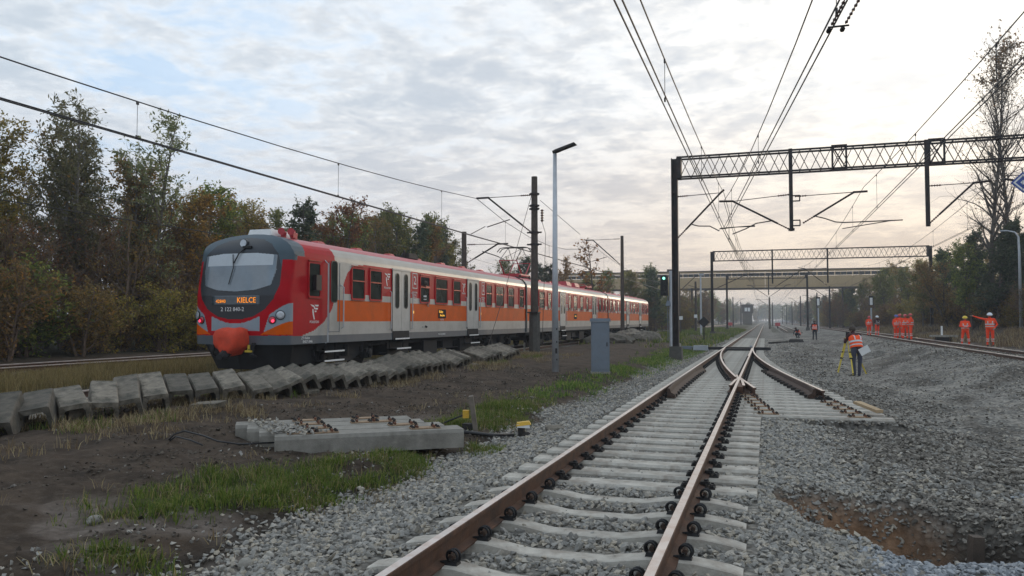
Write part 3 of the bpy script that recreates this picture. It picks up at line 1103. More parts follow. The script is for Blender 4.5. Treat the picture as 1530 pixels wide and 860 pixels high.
    S = rs.uniform(.025, .075, len(x))
    scatter('pit_rubble', np.stack([x, y, gz(x, y) + S * .12], 1), S, pr, M['stone_dusty'], 12)


def blades(name, x, y, h, w, mt, seed, lean=.35, z=None):
    rs = np.random.RandomState(seed)
    n = len(x)
    z = gz(x, y) if z is None else z
    a = rs.rand(n) * 2 * PI
    d = np.stack([np.cos(a), np.sin(a)], 1)
    l = rs.rand(n) * 2 * PI
    le = np.stack([np.cos(l), np.sin(l)], 1) * (rs.rand(n) * lean * 2)[:, None] * h[:, None]
    b = np.stack([x, y, z - .01], 1)
    V = np.zeros((n, 5, 3))
    V[:, 0] = b
    V[:, 0, :2] -= d * (w / 2)[:, None]
    V[:, 1] = b
    V[:, 1, :2] += d * (w / 2)[:, None]
    mid = b.copy()
    mid[:, :2] += le * .35
    mid[:, 2] += h * .6
    V[:, 2] = mid
    V[:, 2, :2] += d * (w * .4)[:, None]
    V[:, 3] = mid
    V[:, 3, :2] -= d * (w * .4)[:, None]
    V[:, 4] = b
    V[:, 4, :2] += le
    V[:, 4, 2] += h * np.sqrt(np.clip(1 - (np.linalg.norm(le, axis=1) / h) ** 2 * .6, .2, 1))
    o = (np.arange(n) * 5)[:, None]
    F = np.concatenate([o + np.array([[0, 1, 2]]), o + np.array([[0, 2, 3]]), o + np.array([[3, 2, 4]])])
    return tag(link(name, np_mesh(name, V.reshape(-1, 3), F, mt)), kind='stuff')


def grasses():
    rs = np.random.RandomState(21)
    # tufts: centres first, then blades round them
    def tufts(x, y, k, sp):
        i = np.repeat(np.arange(len(x)), k)
        return x[i] + rs.normal(size=len(i)) * sp, y[i] + rs.normal(size=len(i)) * sp
    x, y = spots(rs, -6.2, -3.2, 2.8, 16, 300, lambda a, b: grass_mask(a, b) * sstep(.25, .5, fbm(a * 3, b * 3, 3)))
    x, y = tufts(x, y, 13, .045)
    blades('green_grass', x, y, rs.uniform(.03, .15, len(x)) * (.45 + 1.1 * fbm(x * 2.5, y * 2.5, 3)), rs.uniform(.005, .010, len(x)), M['grass_green'], 1, .6)
    x, y = spots(rs, -8, -3.2, 16, 46, 60, grass_mask)
    x, y = tufts(x, y, 8, .09)
    sel = rs.rand(len(x)) < 2
    blades('verge_grass', x, y, rs.uniform(.04, .15, len(x)), rs.uniform(.012, .022, len(x)), M['grass_green'], 2, .5)
    x, y = spots(rs, -20, -3.4, 46, 150, 4, lambda a, b: np.maximum(grass_mask(a, b), .04))
    x, y = tufts(x, y, 7, .2)
    blades('far_grass', x, y, rs.uniform(.12, .4, len(x)), rs.uniform(.04, .07, len(x)), M['grass_green'], 3, .45)
    # tall dry grass between the train track and the far track
    x, y = spots(rs, -20.4, -15.4, 6, 32, 34, lambda a, b: sstep(.25, .5, fbm(a * .6, b * .6, 3)) * np.where(a > -15.2, 0, 1))
    x, y = tufts(x, y, 14, .10)
    blades('dry_grass', x, y, rs.uniform(.18, .42, len(x)) * np.where(x < -18.5, .6, 1.1), rs.uniform(.007, .014, len(x)), M['grass_dry'], 4, .3)
    x, y = spots(rs, -20.4, -15.4, 32, 90, 8, lambda a, b: sstep(.25, .5, fbm(a * .6, b * .6, 3)))
    x, y = tufts(x, y, 8, .16)
    blades('dry_verge_grass', x, y, rs.uniform(.2, .45, len(x)), rs.uniform(.02, .035, len(x)), M['grass_dry'], 5, .3)
    x, y = spots(rs, -6.4, -3.4, 3.2, 16, 70, lambda a, b: np.clip(grass_mask(a, b) + .06, 0, 1) * sstep(.4, .6, fbm(a * 2.2 + 9, b * 2.2, 3)))
    x, y = tufts(x, y, 9, .06)
    blades('faded_grass', x, y, rs.uniform(.04, .16, len(x)), rs.uniform(.004, .009, len(x)), M['grass_dead'], 16, .7)
    # withered tufts along the row of troughs and over the dirt
    x, y = spots(rs, -11, -7.4, 6, 34, 26, lambda a, b: sstep(.42, .62, fbm(a * .8 + 4, b * .8, 3)) * sstep(-7.4, -9.2, a))
    x, y = tufts(x, y, 22, .09)
    blades('withered_grass', x, y, rs.uniform(.05, .2, len(x)), rs.uniform(.006, .012, len(x)), M['grass_dead'], 6, .6)
    x, y = spots(rs, -11.6, -8.6, 6, 34, 6, lambda a, b: sstep(.5, .62, fbm(a * .8 + 14, b * .8, 3)))
    x, y = tufts(x, y, 22, .10)
    blades('weeds', x, y, rs.uniform(.05, .2, len(x)), rs.uniform(.006, .012, len(x)), M['grass_green'], 7, .5)
    x, y = spots(rs, 11.4, 20, 30, 110, 3, lambda a, b: sstep(.45, .6, fbm(a * .5, b * .5, 3)))
    x, y = tufts(x, y, 14, .2)
    blades('bank_grass', x, y, rs.uniform(.2, .6, len(x)), rs.uniform(.02, .04, len(x)), M['grass_dead'], 8, .5)


stones()
grasses()

# ------------------------------------------------------------------ the train
HW = 1.45
TRAIN = (TX, 16.85, 0.0)
OUT = [(1.45, .86), (1.45, 1.08), (1.45, 1.46), (1.45, 2.08), (1.45, 2.27), (1.45, 2.75), (1.45, 3.2), (1.425, 3.33), (1.35, 3.46), (1.22, 3.57), (1.0, 3.67), (.7, 3.76), (.35, 3.81), (0, 3.825)]


def roof_z(x):
    a = [(p[0], p[1]) for p in OUT if p[1] >= 3.2]
    xs = np.array([p[0] for p in a])[::-1]
    zs = np.array([p[1] for p in a])[::-1]
    return float(np.interp(abs(x), xs, zs))


def front_y(x, z):
    """how far the nose falls back from its tip"""
    c = max(0.0, 1 - abs(x / HW) ** 3.2) ** (1 / 3.2)
    return .46 * (1 - c) + .17 * max(0, z - 2.15) + .45 * max(0, (z - 3.25) / .58) ** 2 + .10 * max(0, 1.15 - z)


def in_poly(x, z, poly):
    r = False
    n = len(poly)
    for i in range(n):
        x1, z1 = poly[i]
        x2, z2 = poly[(i + 1) % n]
        if (z1 > z) != (z2 > z) and x < (x2 - x1) * (z - z1) / (z2 - z1) + x1:
            r = not r
    return r


MASK = [(0, 3.72), (.5, 3.66), (.88, 3.5), (1.12, 3.24), (1.25, 2.85), (1.24, 2.4), (1.12, 2.05), (.88, 1.77), (.55, 1.59), (.2, 1.52)]
MASK = MASK + [(-x, z) for x, z in MASK[:0:-1]]
SMILE = [(x * 1.09 + (.02 if x > 0 else -.02 if x < 0 else 0), 1.52 + (z - 1.52) * 1.0 - .13) for x, z in MASK]
CENTRE = [(-.74, 1.215), (.74, 1.215), (.74, 1.60), (.5, 1.50), (.25, 1.43), (0, 1.41), (-.25, 1.43), (-.5, 1.50), (-.74, 1.60)]
SIDEL = [(.86, 1.18), (1.02, 1.64), (1.46, 1.95), (1.46, 1.47)]
WEDGE = [(.78, 1.12), (.86, 1.18), (1.46, 1.47), (1.46, 1.12)]


def front_grid(nt, nv, x0=-1, x1=1, pred=None, off=0.0, zr=None):
    """points of the nose surface; t runs round the corners"""
    rows = []
    for i in range(nt + 1):
        if zr is None:
            a = -PI / 2 + PI * i / nt
            sn = math.sin(a)
            x = HW * math.copysign(abs(sn) ** (2 / 3.2), sn)
            za, zb = .86, roof_z(x)
        else:
            x = x0 + (x1 - x0) * i / nt
            za, zb = zr
        col = []
        for j in range(nv + 1):
            z = za + (zb - za) * j / nv
            y = front_y(x, z)
            if off:
                e = .004
                dx = (front_y(x + e, z) - front_y(x - e, z)) / (2 * e) if abs(x) < 1.44 else 2 * math.copysign(1, x)
                dz = (front_y(x, z + e) - front_y(x, z - e)) / (2 * e)
                nrm = Vector((dx, -1, dz)).normalized()
                p = Vector((x, y, z)) + nrm * off
            else:
                p = Vector((x, y, z))
            col.append((p, x, z))
        rows.append(col)
    return rows


def front_patch(name, mats, parent, pred, x0, x1, z0, z1, off, n=44, which=None):
    rows = front_grid(n, n, x0, x1, off=off, zr=(z0, z1))
    mb = MB()
    for i in range(n):
        for j in range(n):
            xc = (rows[i][j][1] + rows[i + 1][j][1]) / 2
            zc = (rows[i][j][2] + rows[i][j + 1][2]) / 2
            if pred(xc, zc):
                mb.add([rows[i][j][0], rows[i + 1][j][0], rows[i + 1][j + 1][0], rows[i][j + 1][0]], [(0, 1, 2, 3)], which(xc, zc) if which else 0)
    me = mb.mesh(name, mats, True)
    bm = bmesh.new()
    bm.from_mesh(me)
    bmesh.ops.remove_doubles(bm, verts=bm.verts, dist=1e-5)
    bd = [e for e in bm.edges if e.is_boundary]
    r = bmesh.ops.extrude_edge_only(bm, edges=bd)
    for v in [g for g in r['geom'] if isinstance(g, bmesh.types.BMVert)]:
        v.co.y += off * 1.6 + .004
    bm.to_mesh(me)
    bm.free()
    return link(name, me, parent)


TM = ['t_red', 't_roof', 't_orange', 't_light', 't_cornice', 't_grey', 't_hood', 't_mask', 't_silver']
IX = {n: i for i, n in enumerate(TM)}
DOORS = {0: [(6.07, 7.37), (12.83, 14.05)], 1: [(6.65, 7.95), (15.75, 17.05)], 2: [(8.1, 9.4), (15.3, 16.6)]}


def side_colour(y, z, car):
    """livery of the side wall: y from the train's nose (front car) or from the car's end"""
    if z < 1.08:
        return 't_grey'
    if car == 0:
        if z > 3.2:
            if y < 1.05 - .3 * max(0, 3.5 - z):
                return 't_hood'
            if z > 3.55:
                return 't_roof'
            return 't_red' if y < 2.5 else 't_cornice'
        ysw = np.interp(z, [1.08, 1.22, 1.45, 1.8, 2.1, 3.2], [.85, 1.45, 1.95, 2.35, 2.5, 2.55])
        if y < ysw:
            return 't_red'
        if y < 2.64 or z < 1.46:
            return 't_light'
        if z < 2.08:
            return 't_orange'
        if z < 2.27:
            return 't_light'
        yr = np.interp(z, [2.27, 2.6, 2.9, 3.08, 3.16, 3.2], [2.92, 3.0, 3.2, 3.5, 3.85, 4.3])
        return 't_red' if y > yr else 't_light'
    if z > 3.55:
        return 't_roof'
    if z > 3.2:
        return 't_cornice'
    if z < 1.46:
        return 't_light'
    if z < 2.08:
        return 't_orange'
    if z < 2.27:
        return 't_light'
    return 't_red'


def car_shell(car, L):
    """side walls, roof and ends of one car; y=0 at its front end"""
    mb = MB()
    ring = OUT + [(-x, z) for x, z in OUT[-2::-1]]
    if car == 0:
        # finer rings over the cab so that the sweeping livery edges stay smooth
        rg = []
        for (xa, za), (xb, zb) in zip(OUT, OUT[1:]):
            n = max(1, int(math.hypot(xb - xa, zb - za) / .03))
            rg += [(xa + (xb - xa) * i / n, za + (zb - za) * i / n) for i in range(n)]
        rg.append(OUT[-1])
        ring = rg + [(-x, z) for x, z in rg[-2::-1]]
        ys = list(np.linspace(0, 1, 140)) + list(1 + np.linspace(0, 1, 10)[1:])
        split = 4.4
        cols = []
        for x, z in ring:
            f = front_y(x, z)
            cols.append([f + (split - f) * t if t <= 1 else split + (L - split) * (t - 1) for t in ys])
    else:
        ys = np.linspace(0, L, 12)
        cols = [list(ys) for _ in ring]
    n, m = len(ring), len(ys)
    vs = [(ring[i][0], cols[i][j], ring[i][1]) for i in range(n) for j in range(m)]
    fs, ms = [], []
    for i in range(n - 1):
        for j in range(m - 1):
            fs.append((i * m + j, (i + 1) * m + j, (i + 1) * m + j + 1, i * m + j + 1))
            zc = (ring[i][1] + ring[i + 1][1]) / 2
            yc = (cols[i][j] + cols[i][j + 1] + cols[i + 1][j] + cols[i + 1][j + 1]) / 4
            ms.append(IX[side_colour(yc, zc, car)])
    mb.v, mb.f, mb.m = vs, [f[::-1] for f in fs], ms
    o = len(mb.v)
    for e in ([m - 1] if car == 0 else [0, m - 1]):
        mb.add([vs[i * m + e] for i in range(n)], [tuple(range(n)) if e else tuple(range(n - 1, -1, -1))], IX['t_light'])
    me = mb.mesh('body', [M[t] for t in TM], False)
    sm = [p.material_index in (1, 4, 6) or True for p in me.polygons]
    me.polygons.foreach_set('use_smooth', sm)
    bm = bmesh.new()
    bm.from_mesh(me)
    bmesh.ops.remove_doubles(bm, verts=bm.verts, dist=1e-4)
    for e in bm.edges:
        if e.calc_face_angle(0) > .45:
            e.smooth = False
    bmesh.ops.recalc_face_normals(bm, faces=bm.faces)
    bm.to_mesh(me)
    bm.free()
    return me


def rounded_rect(w, h, r, n=4):
    pts = []
    for cx, cz, a0 in ((w / 2 - r, h / 2 - r, 0), (-w / 2 + r, h / 2 - r, PI / 2), (-w / 2 + r, -h / 2 + r, PI), (w / 2 - r, -h / 2 + r, 1.5 * PI)):
        pts += [(cx + r * math.cos(a0 + PI / 2 * i / n), cz + r * math.sin(a0 + PI / 2 * i / n)) for i in range(n + 1)]
    return pts


def ring_prism(mb, outer, inner, x0, x1, m=0, vert=lambda a, b, x: (x, a, b)):
    n = len(outer)
    vs = [vert(a, b, x0) for a, b in outer] + [vert(a, b, x1) for a, b in outer] + [vert(a, b, x1) for a, b in inner] + [vert(a, b, x0) for a, b in inner]
    fs = []
    for i in range(n):
        j = (i + 1) % n
        fs += [(i, j, n + j, n + i), (n + i, n + j, 2 * n + j, 2 * n + i), (2 * n + i, 2 * n + j, 3 * n + j, 3 * n + i)]
    mb.add(vs, fs, m)


def window_mesh(w, h, split=True, frame='t_red', opened=0.0, name='window'):
    """frame standing proud of the side wall, panes set back in it, lower pane fixed, upper pane sliding down"""
    mb = MB()
    o = rounded_rect(w, h, .07)
    i = rounded_rect(w - .09, h - .09, .05)
    ring_prism(mb, o, i, .0, .028, 0)
    n = len(i)
    mb.add([(.006, a, b) for a, b in i], [tuple(range(n))], 1)
    if split:
        zt = h * .08
        mb.box((.022, 0, zt - opened * h * .0), (.03, w - .09, .035), m=2)
        if opened:
            mb.add([(.010, -w / 2 + .05, zt), (.010, w / 2 - .05, zt), (.010, w / 2 - .05, h / 2 - .05), (.010, -w / 2 + .05, h / 2 - .05)], [(0, 1, 2, 3)], 3)
            mb.box((.026, 0, zt + .03), (.02, w - .1, .05), m=2)
    mb.box((.024, 0, h / 2 + .03), (.05, w * 1.0, .018), m=2)
    mb.box((.020, 0, -h / 2 - .012), (.04, w * .96, .016), m=2)
    return mb.mesh(name, [M[frame], M['glass'], M['t_trim'], M['hole']])


M['t_trim'] = mat('t_trim', (.55, .16, .12), .22, .6, var=.15)


def door_mesh(w=1.30, h=2.02):
    mb = MB()
    for s in (-1, 1):
        cw = w / 2 - .012
        cy = s * (w / 4 + .002)
        o = [(-cw / 2 + cy, -h / 2), (cw / 2 + cy, -h / 2), (cw / 2 + cy, h / 2), (-cw / 2 + cy, h / 2)]
        mb.prism([(0.0, a, b) for a, b in o], (.026, 0, 0), 0)
        g = rounded_rect(.24, 1.14, .11, 5)
        n = len(g)
        gz_ = .33
        mb.add([(.030, a + cy, b + gz_) for a, b in g], [tuple(range(n))], 1)
        og = rounded_rect(.29, 1.19, .13, 5)
        ring_prism(mb, [(a + cy, b + gz_) for a, b in og], [(a + cy, b + gz_) for a, b in g], .024, .038, 2)
    mb.box((.02, 0, h / 2 + .03), (.05, w + .06, .05), m=0)
    for s in (-1, 1):
        mb.box((.012, s * (w / 2 + .012), 0), (.03, .025, h), m=2)
    return mb.mesh('door', [M['t_door'], M['glass'], M['t_mask']])


LOGO = [[(-.5, .52), (-.08, .46), (.06, .33), (.12, .2), (-.02, .2), (-.08, .33), (-.34, .41)],
        [(.0, .5), (.52, .5), (.44, .39), (.14, .39), (.10, .44)], [(.14, .29), (.44, .29), (.37, .18), (.10, .18)], [(.03, .1), (.26, .10), (.20, 0), (.04, 0)],
        [(-.25, .22), (-.13, .18), (-.1, .0), (-.02, -.3), (.05, -.5), (-.07, -.5), (-.18, -.22), (-.24, 0)]]


def logo_mesh(s):
    """white two-letter emblem above a line of small lettering"""
    mb = MB()
    for poly in LOGO:
        mb.prism([(.0, a * s, b * s) for a, b in poly], (.005, 0, 0))
    me = mb.mesh('emblem', M['white'])
    tm = text_mesh('POLREGIO', s * .24, .002, M['white'])
    tm.transform(Matrix.Translation((.004, 0, -.68 * s)) @ Matrix.Rotation(PI / 2, 4, 'Z'))
    bm = bmesh.new()
    bm.from_mesh(me)
    bm.from_mesh(tm)
    bm.to_mesh(me)
    bm.free()
    return me


def side_text(txt, size, m, y, z, parent, name='lettering', x=HW + .003):
    me = text_mesh(txt, size, .002, M[m])
    return link(name, me, parent, (x, y, z), (0, 0, PI / 2))


def class_panel():
    mb = MB()
    ring_prism(mb, [(-.19, -.27), (.19, -.27), (.19, .27), (-.19, .27)], [(-.165, -.245), (.165, -.245), (.165, .245), (-.165, .245)], 0, .005)
    me = mb.mesh('class_sign', M['white'])
    tm = text_mesh('2', .42, .002, M['white'])
    tm.transform(Matrix.Translation((.004, 0, 0)) @ Matrix.Rotation(PI / 2, 4, 'Z'))
    tx = text_mesh('POLREGIO\nKLASA 2\nKIELCE\nEN57', .085, .002, M['white'])
    tx.transform(Matrix.Translation((.004, 0, -.54)) @ Matrix.Rotation(PI / 2, 4, 'Z'))
    return me, tm, tx


def bogie_mesh():
    mb = MB()
    for sx in (-1, 1):
        x = sx * 1.02
        mb.prism([(x - .06, -1.75, .45), (x - .06, -.9, .42), (x - .06, -.6, .30), (x - .06, .6, .30), (x - .06, .9, .42), (x - .06, 1.75, .45), (x - .06, 1.75, .66), (x - .06, .6, .72), (x - .06, -.6, .72), (x - .06, -1.75, .66)], (.12, 0, 0))
        for y in (-1.35, 1.35):
            mb.box((x + sx * .09, y, .46), (.22, .36, .3))
            mb.lathe((x + sx * .20, y, .46), [(.13, 0), (.13, .05), (.07, .08)], 10, axis=Vector((sx, 0, 0)))
            for dy in (-.28, .28):
                mb.lathe((x + sx * .08, y + dy, .50), [(.085, 0), (.085, .3)], 8)
        mb.box((x + sx * .05, 0, .36), (.2, .7, .16))
        mb.lathe((x + sx * .1, 0, .44), [(.13, 0), (.13, .34)], 8)
    mb.box((0, 0, .6), (2.0, .6, .22))
    for y in (-1.35, 1.35):
        mb.tube([(-.9, y, .46), (.9, y, .46)], .08, 8)
    return mb.mesh('bogie', M['t_black'])


def wheel_mesh():
    mb = MB()
    mb.lathe((0, 0, 0), [(.49, -.07), (.49, -.045), (.46, -.04), (.455, .065), (.38, .07), (.36, .04), (.16, .03), (.14, .08), (.05, .08)], 20, axis=Vector((1, 0, 0)))
    return mb.mesh('wheel', M['dark_iron'])


def make_train():
    t = thing('electric_train', 'red, orange and pale grey three-car electric passenger train with KIELCE on its display', 'train', TRAIN)
    BG, WH = bogie_mesh(), wheel_mesh()
    W_S, W_M, W_L = window_mesh(.82, .98), window_mesh(.98, .98), window_mesh(1.18, .98)
    W_O = window_mesh(.84, .98, opened=1, name='open_window')
    W_D = window_mesh(.80, .98, opened=0)
    DR = door_mesh()
    LG, LGS = logo_mesh(.40), logo_mesh(.34)
    CP = class_panel()
    step = MB()
    step.box((0, 0, 0), (.34, 1.05, .03), m=1)
    step.box((.172, 0, 0), (.012, 1.05, .045), m=0)
    step.box((-.12, -.5, .12), (.04, .03, .3), m=1)
    step.box((-.12, .5, .12), (.04, .03, .3), m=1)
    STEP = step.mesh('step', [M['white'], M['t_black']])
    sw = MB()
    sw.box((.005, 0, 0), (.02, 1.24, .30), m=0)
    SWELL = sw.mesh('step_well', M['t_black'])
    HRM = MB().tube([(0, 0, 1.20), (.06, 0, 1.22), (.06, 0, 2.42), (0, 0, 2.45)], .016, 6).mesh('handrail', M['galv'])
    lengths = [21.03, 21.5, 21.55]
    offs = [0.0, 21.28, 43.03]
    feats = [
        [('S', 3.82), ('S', 4.93), ('L', 6.03 - .31, 'logo'), ('D', 6.72), ('2', 7.8), ('O', 8.62), ('L2', 10.13), ('S', 11.66), ('logo', 12.42), ('D', 13.44), ('2', 14.72), ('S', 15.42), ('L2', 16.9), ('M', 18.55), ('S', 20.25)],
        [('S', 1.1), ('L2', 2.7), ('S', 4.3), ('logo', 5.5), ('D', 7.3), ('2', 8.45), ('S', 9.1), ('L2', 10.6), ('M', 12.4), ('S', 14.1), ('logo', 15.0), ('D', 16.4), ('2', 17.5), ('M', 18.4), ('S', 19.7), ('S', 20.8)],
        [('S', .9), ('L2', 2.3), ('M', 4.2), ('S', 5.9), ('logo', 7.2), ('D', 8.75), ('2', 9.9), ('M', 10.9), ('L2', 12.4), ('S', 14.1), ('D', 15.95), ('2', 17.0), ('M', 17.9), ('S', 19.2), ('S', 20.2)]]
    for c in range(3):
        y0 = offs[c]
        L = lengths[c]
        car = link('carriage', car_shell(c, L), t, (0, y0, 0))
        for ft in feats[c]:
            kd, y = ft[0], ft[1]
            if len(ft) > 2:
                link('emblem', LG, car, (HW + .001, y, 2.82))
                continue
            if kd in ('S', 'M', 'L2', 'O'):
                me = {'S': W_S, 'M': W_M, 'L2': W_L, 'O': W_O}[kd]
                link('open_window' if kd == 'O' else 'window', me, car, (HW, y, 2.60))
            elif kd == 'logo':
                link('emblem', LGS, car, (HW + .001, y, 2.82))
            elif kd == '2':
                link('class_sign', CP[0], car, (HW + .001, y, 2.88))
                link('class_number', CP[1], car, (HW + .001, y, 2.88))
                link('lettering', CP[2], car, (HW + .001, y, 2.88))
            elif kd == 'D':
                link('door', DR, car, (HW, y, 2.15))
                link('step_well', SWELL, car, (HW, y, 1.0))
                link('step', STEP, car, (HW - .10, y, .88))
                link('step', STEP, car, (HW - .04, y, .56))
                for s in (-1, 1):
                    link('handrail', HRM, car, (HW, y + s * .80, 0))
                MB().box((HW + .012, y + .95, 1.78), (.02, .07, .09)).build('door_button', M['led_yellow'] if c == 0 else M['white'], car)
        # end gangway
        if c < 2:
            g = MB()
            g.box((0, L + .11, 2.25), (2.6, .25, 2.7))
            g.build('gangway', M['t_mask'], car)
            sm = MB()
            for sx in (1,):
                sm.tube([(HW + .02, L - .06, .9), (HW + .02, L - .06, 3.18), (1.36, L - .06, 3.5), (.9, L - .06, 3.76)], .028, 6)
            sm.build('end_cable', M['black_iron'], car)
        # running gear
        for yb in ((3.6, L - 3.4) if c != 2 else (3.4, L - 3.8)):
            link('bogie', BG, car, (0, yb, 0))
            for dy in (-1.35, 1.35):
                for sx in (-.75, .75):
                    link('wheel', WH, car, (sx, yb + dy, .47))
        u = MB()
        u.box((0, L / 2, .78), (2.3, L - 1.2, .18))
        for (yy, ln, hh, xx) in ((7.0, 1.6, .42, .9), (9.6, 1.2, .5, .95), (11.6, 1.0, .35, .8), (13.2, 1.4, .5, .95), (8.2, .5, .3, .5)):
            if yy < L - 5:
                u.box((xx, yy, .70 - hh / 2 + .05), (.6, ln, hh))
                u.box((-xx, yy, .70 - hh / 2 + .05), (.6, ln, hh))
        for sx in (-1.15, 1.15):
            u.tube([(sx, 5.6, .42), (sx, L - 5.4, .42)], .02, 5)
            for yy in np.arange(5.8, L - 5.5, 1.6):
                u.tube([(sx, yy, .42), (sx, yy, .8)], .014, 4)
        u.build('underframe', M['t_black'], car)
        # roof ventilators
        for i, yy in enumerate(np.arange(3.2, L - 2, 2.3)):
            v = MB()
            v.box((.42, yy, 3.81), (.30, .42, .07), m=0, taper=.75)
            v.box((.42, yy, 3.85), (.2, .32, .02), m=1)
            v.build('roof_vent', [M['t_roof'], M['t_trim']], car)
    car1 = t.children[0]
    # ---- nose of the front car
    grid = front_grid(150, 170)
    mb = MB()
    nv = 171
    mb.v = [tuple(p[0]) for col in grid for p in col]
    for i in range(150):
        for j in range(170):
            x = (grid[i][j][1] + grid[i + 1][j + 1][1]) / 2
            z = (grid[i][j][2] + grid[i + 1][j + 1][2]) / 2
            ax = abs(x)
            if z < 1.10:
                c = 't_grey'
            elif in_poly(x, z, MASK):
                c = 't_mask'
            elif z > 3.08 or (z > 2.75 and ax < 1.25 and in_poly(x * .93, 1.52 + (z - 1.52) * .93, MASK)):
                c = 't_hood'
            elif in_poly(x, z, CENTRE):
                c = 't_silver'
            elif in_poly(ax, z, SIDEL):
                c = 't_silver'
            elif in_poly(ax, z, WEDGE):
                c = 't_orange'
            else:
                c = 't_red'
            mb.f.append((i * nv + j, (i + 1) * nv + j, (i + 1) * nv + j + 1, i * nv + j + 1))
            mb.m.append(IX[c])
    mb.build('nose', [M[x] for x in TM], car1, True)
    WSP = [(-1.10, 3.20), (-.5, 3.26), (.5, 3.26), (1.10, 3.20), (1.12, 2.8), (1.02, 2.40), (.6, 2.28), (0, 2.24), (-.6, 2.28), (-1.02, 2.40), (-1.12, 2.8)]
    front_patch('windscreen', [M['windscreen'], M['blind']], car1, lambda x, z: in_poly(x, z, WSP), -1.13, 1.13, 2.22, 3.27, .012, 100, lambda x, z: 1 if z > 2.93 and abs(x) < 1.02 else 0)
    front_patch('destination_display', M['t_display'], car1, lambda x, z: True, -.74, .74, 1.89, 2.14, .012, 12)
    rk = front_y(0, 2.0)
    link('destination_text', text_mesh('KIELCE', .20, .002, M['led'], sx=.95), car1, (.36, -.022, 2.015))
    link('train_number_text', text_mesh('42840', .125, .002, M['led']), car1, (-.44, -.020, 1.99))
    link('fleet_number', text_mesh('2 122 840-2', .15, .002, M['white']), car1, (-.08, -.008, 1.78))
    w = MB()
    w.tube([(.12, -.02 + front_y(.12, 3.42), 3.42), (.0, -.06 + front_y(0, 3.2), 3.25), (-.12, -.05 + front_y(-.1, 2.9), 3.0)], .02, 6)
    w.tube([(-.20, -.04 + front_y(-.2, 3.22), 3.24), (-.13, -.045 + front_y(-.13, 2.85), 2.88), (-.22, -.04 + front_y(-.22, 2.42), 2.44)], .013, 5)
    w.box((.18, front_y(.18, 3.42) - .02, 3.43), (.26, .07, .06))
    w.build('wiper', M['black_iron'], car1)
    h = MB()
    h.lathe((0, front_y(0, 3.53) + .06, 3.53), [(.125, 0), (.125, .10), (.105, .11)], 16, axis=Vector((0, -1, .12)), m=1)
    h.lathe((0, front_y(0, 3.53) - .045, 3.545), [(.10, 0), (.10, .006)], 16, axis=Vector((0, -1, .12)), m=0)
    h.build('top_headlight', [M['lens_white'], M['t_mask']], car1)
    for sx in (-1, 1):
        for (x, z, r, kd, nm) in ((1.10, 1.50, .105, 'r', 'tail_light'), (1.29, 1.63, .125, 'w', 'headlight')):
            e = .01
            y = front_y(x, z)
            dx = (front_y(x + e, z) - front_y(x - e, z)) / (2 * e)
            nrm = Vector((sx * dx, -1, 0)).normalized()
            p = Vector((sx * x, y, z))
            h = MB()
            h.lathe(p - nrm * .03, [(r, 0), (r, .045), (r * .86, .05)], 16, axis=nrm, m=1)
            h.lathe(p + nrm * .016, [(r * .86, 0), (r * .8, .012), (r * .5, .026)], 16, axis=nrm, m=0)
            if kd == 'r':
                h.lathe(p + nrm * .042 + Vector((.03 * sx, 0, -.02)), [(r * .38, 0), (r * .38, .004)], 10, axis=nrm, m=2)
            h.build(nm, [M['lens_red' if kd == 'r' else 'lens_white'], M['black_iron'], M['lamp_red']], car1)
    # cloth-covered coupler
    bm = bmesh.new()
    CO = [(-.40, 1.27), (-.2, 1.315), (0, 1.30), (.2, 1.315), (.40, 1.27), (.455, 1.12), (.45, .95), (.40, .82), (.24, .72), (.13, .62), (0, .585), (-.13, .62), (-.24, .72), (-.40, .82), (-.45, .95), (-.455, 1.12)]
    rs = np.random.RandomState(4)
    vv = []
    for (y, sc_, dz) in ((.06, .98, 0), (-.12, 1.0, 0), (-.30, .985, -.01), (-.44, .96, -.02), (-.50, .86, -.03), (-.505, .40, -.06)):
        vv.append([bm.verts.new((.07 + x * .80 * sc_ + rs.normal() * .015, y + rs.normal() * .022, .98 + (z - .98) * sc_ + dz + rs.normal() * .012)) for x, z in CO])
    for i in range(len(vv) - 1):
        for j in range(16):
            bm.faces.new((vv[i][j], vv[i][(j + 1) % 16], vv[i + 1][(j + 1) % 16], vv[i + 1][j]))
    bm.faces.new(vv[-1])
    bmesh.ops.recalc_face_normals(bm, faces=bm.faces)
    me = bpy.data.meshes.new('coupler_cover')
    bm.to_mesh(me)
    bm.free()
    me.materials.append(M['cover'])
    me.polygons.foreach_set('use_smooth', [True] * len(me.polygons))
    link('coupler_cover', me, car1)
    c = MB()
    c.tube([(.07, -.2, .78), (.07, -.52, .60), (.08, -.66, .57)], [.13, .12, .08], 10)
    c.lathe((.08, -.64, .57), [(.07, 0), (.1, .04), (.06, .06)], 10, axis=Vector((0, -1, -.3)))
    c.build('coupler', M['t_black'], car1)
    hs = MB()
    for x, mm in ((.55, 1), (.62, 0), (-.6, 0)):
        hs.tube([(x, .02, .9), (x, -.12, .74), (x + .03, -.12, .6), (x + .08, -.02, .55)], .028, 6, m=0)
        hs.box((x, -.10, .78), (.09, .07, .16), m=mm)
    hs.box((.55, -.14, .70), (.2, .08, .05), m=1)
    hs.build('brake_hose', [M['black_iron'], M['tripod_yellow']], car1)
    sg = MB()
    sg.box((.62, -.11, 1.235), (.2, .05, .07))
    sg.box((-.62, -.11, 1.235), (.2, .05, .07))
    # plough under the nose
    p = MB()
    bot, top = .20, .86
    pl = [(-1.38, .55), (-1.05, .18), (0, .02), (1.05, .18), (1.38, .55)]
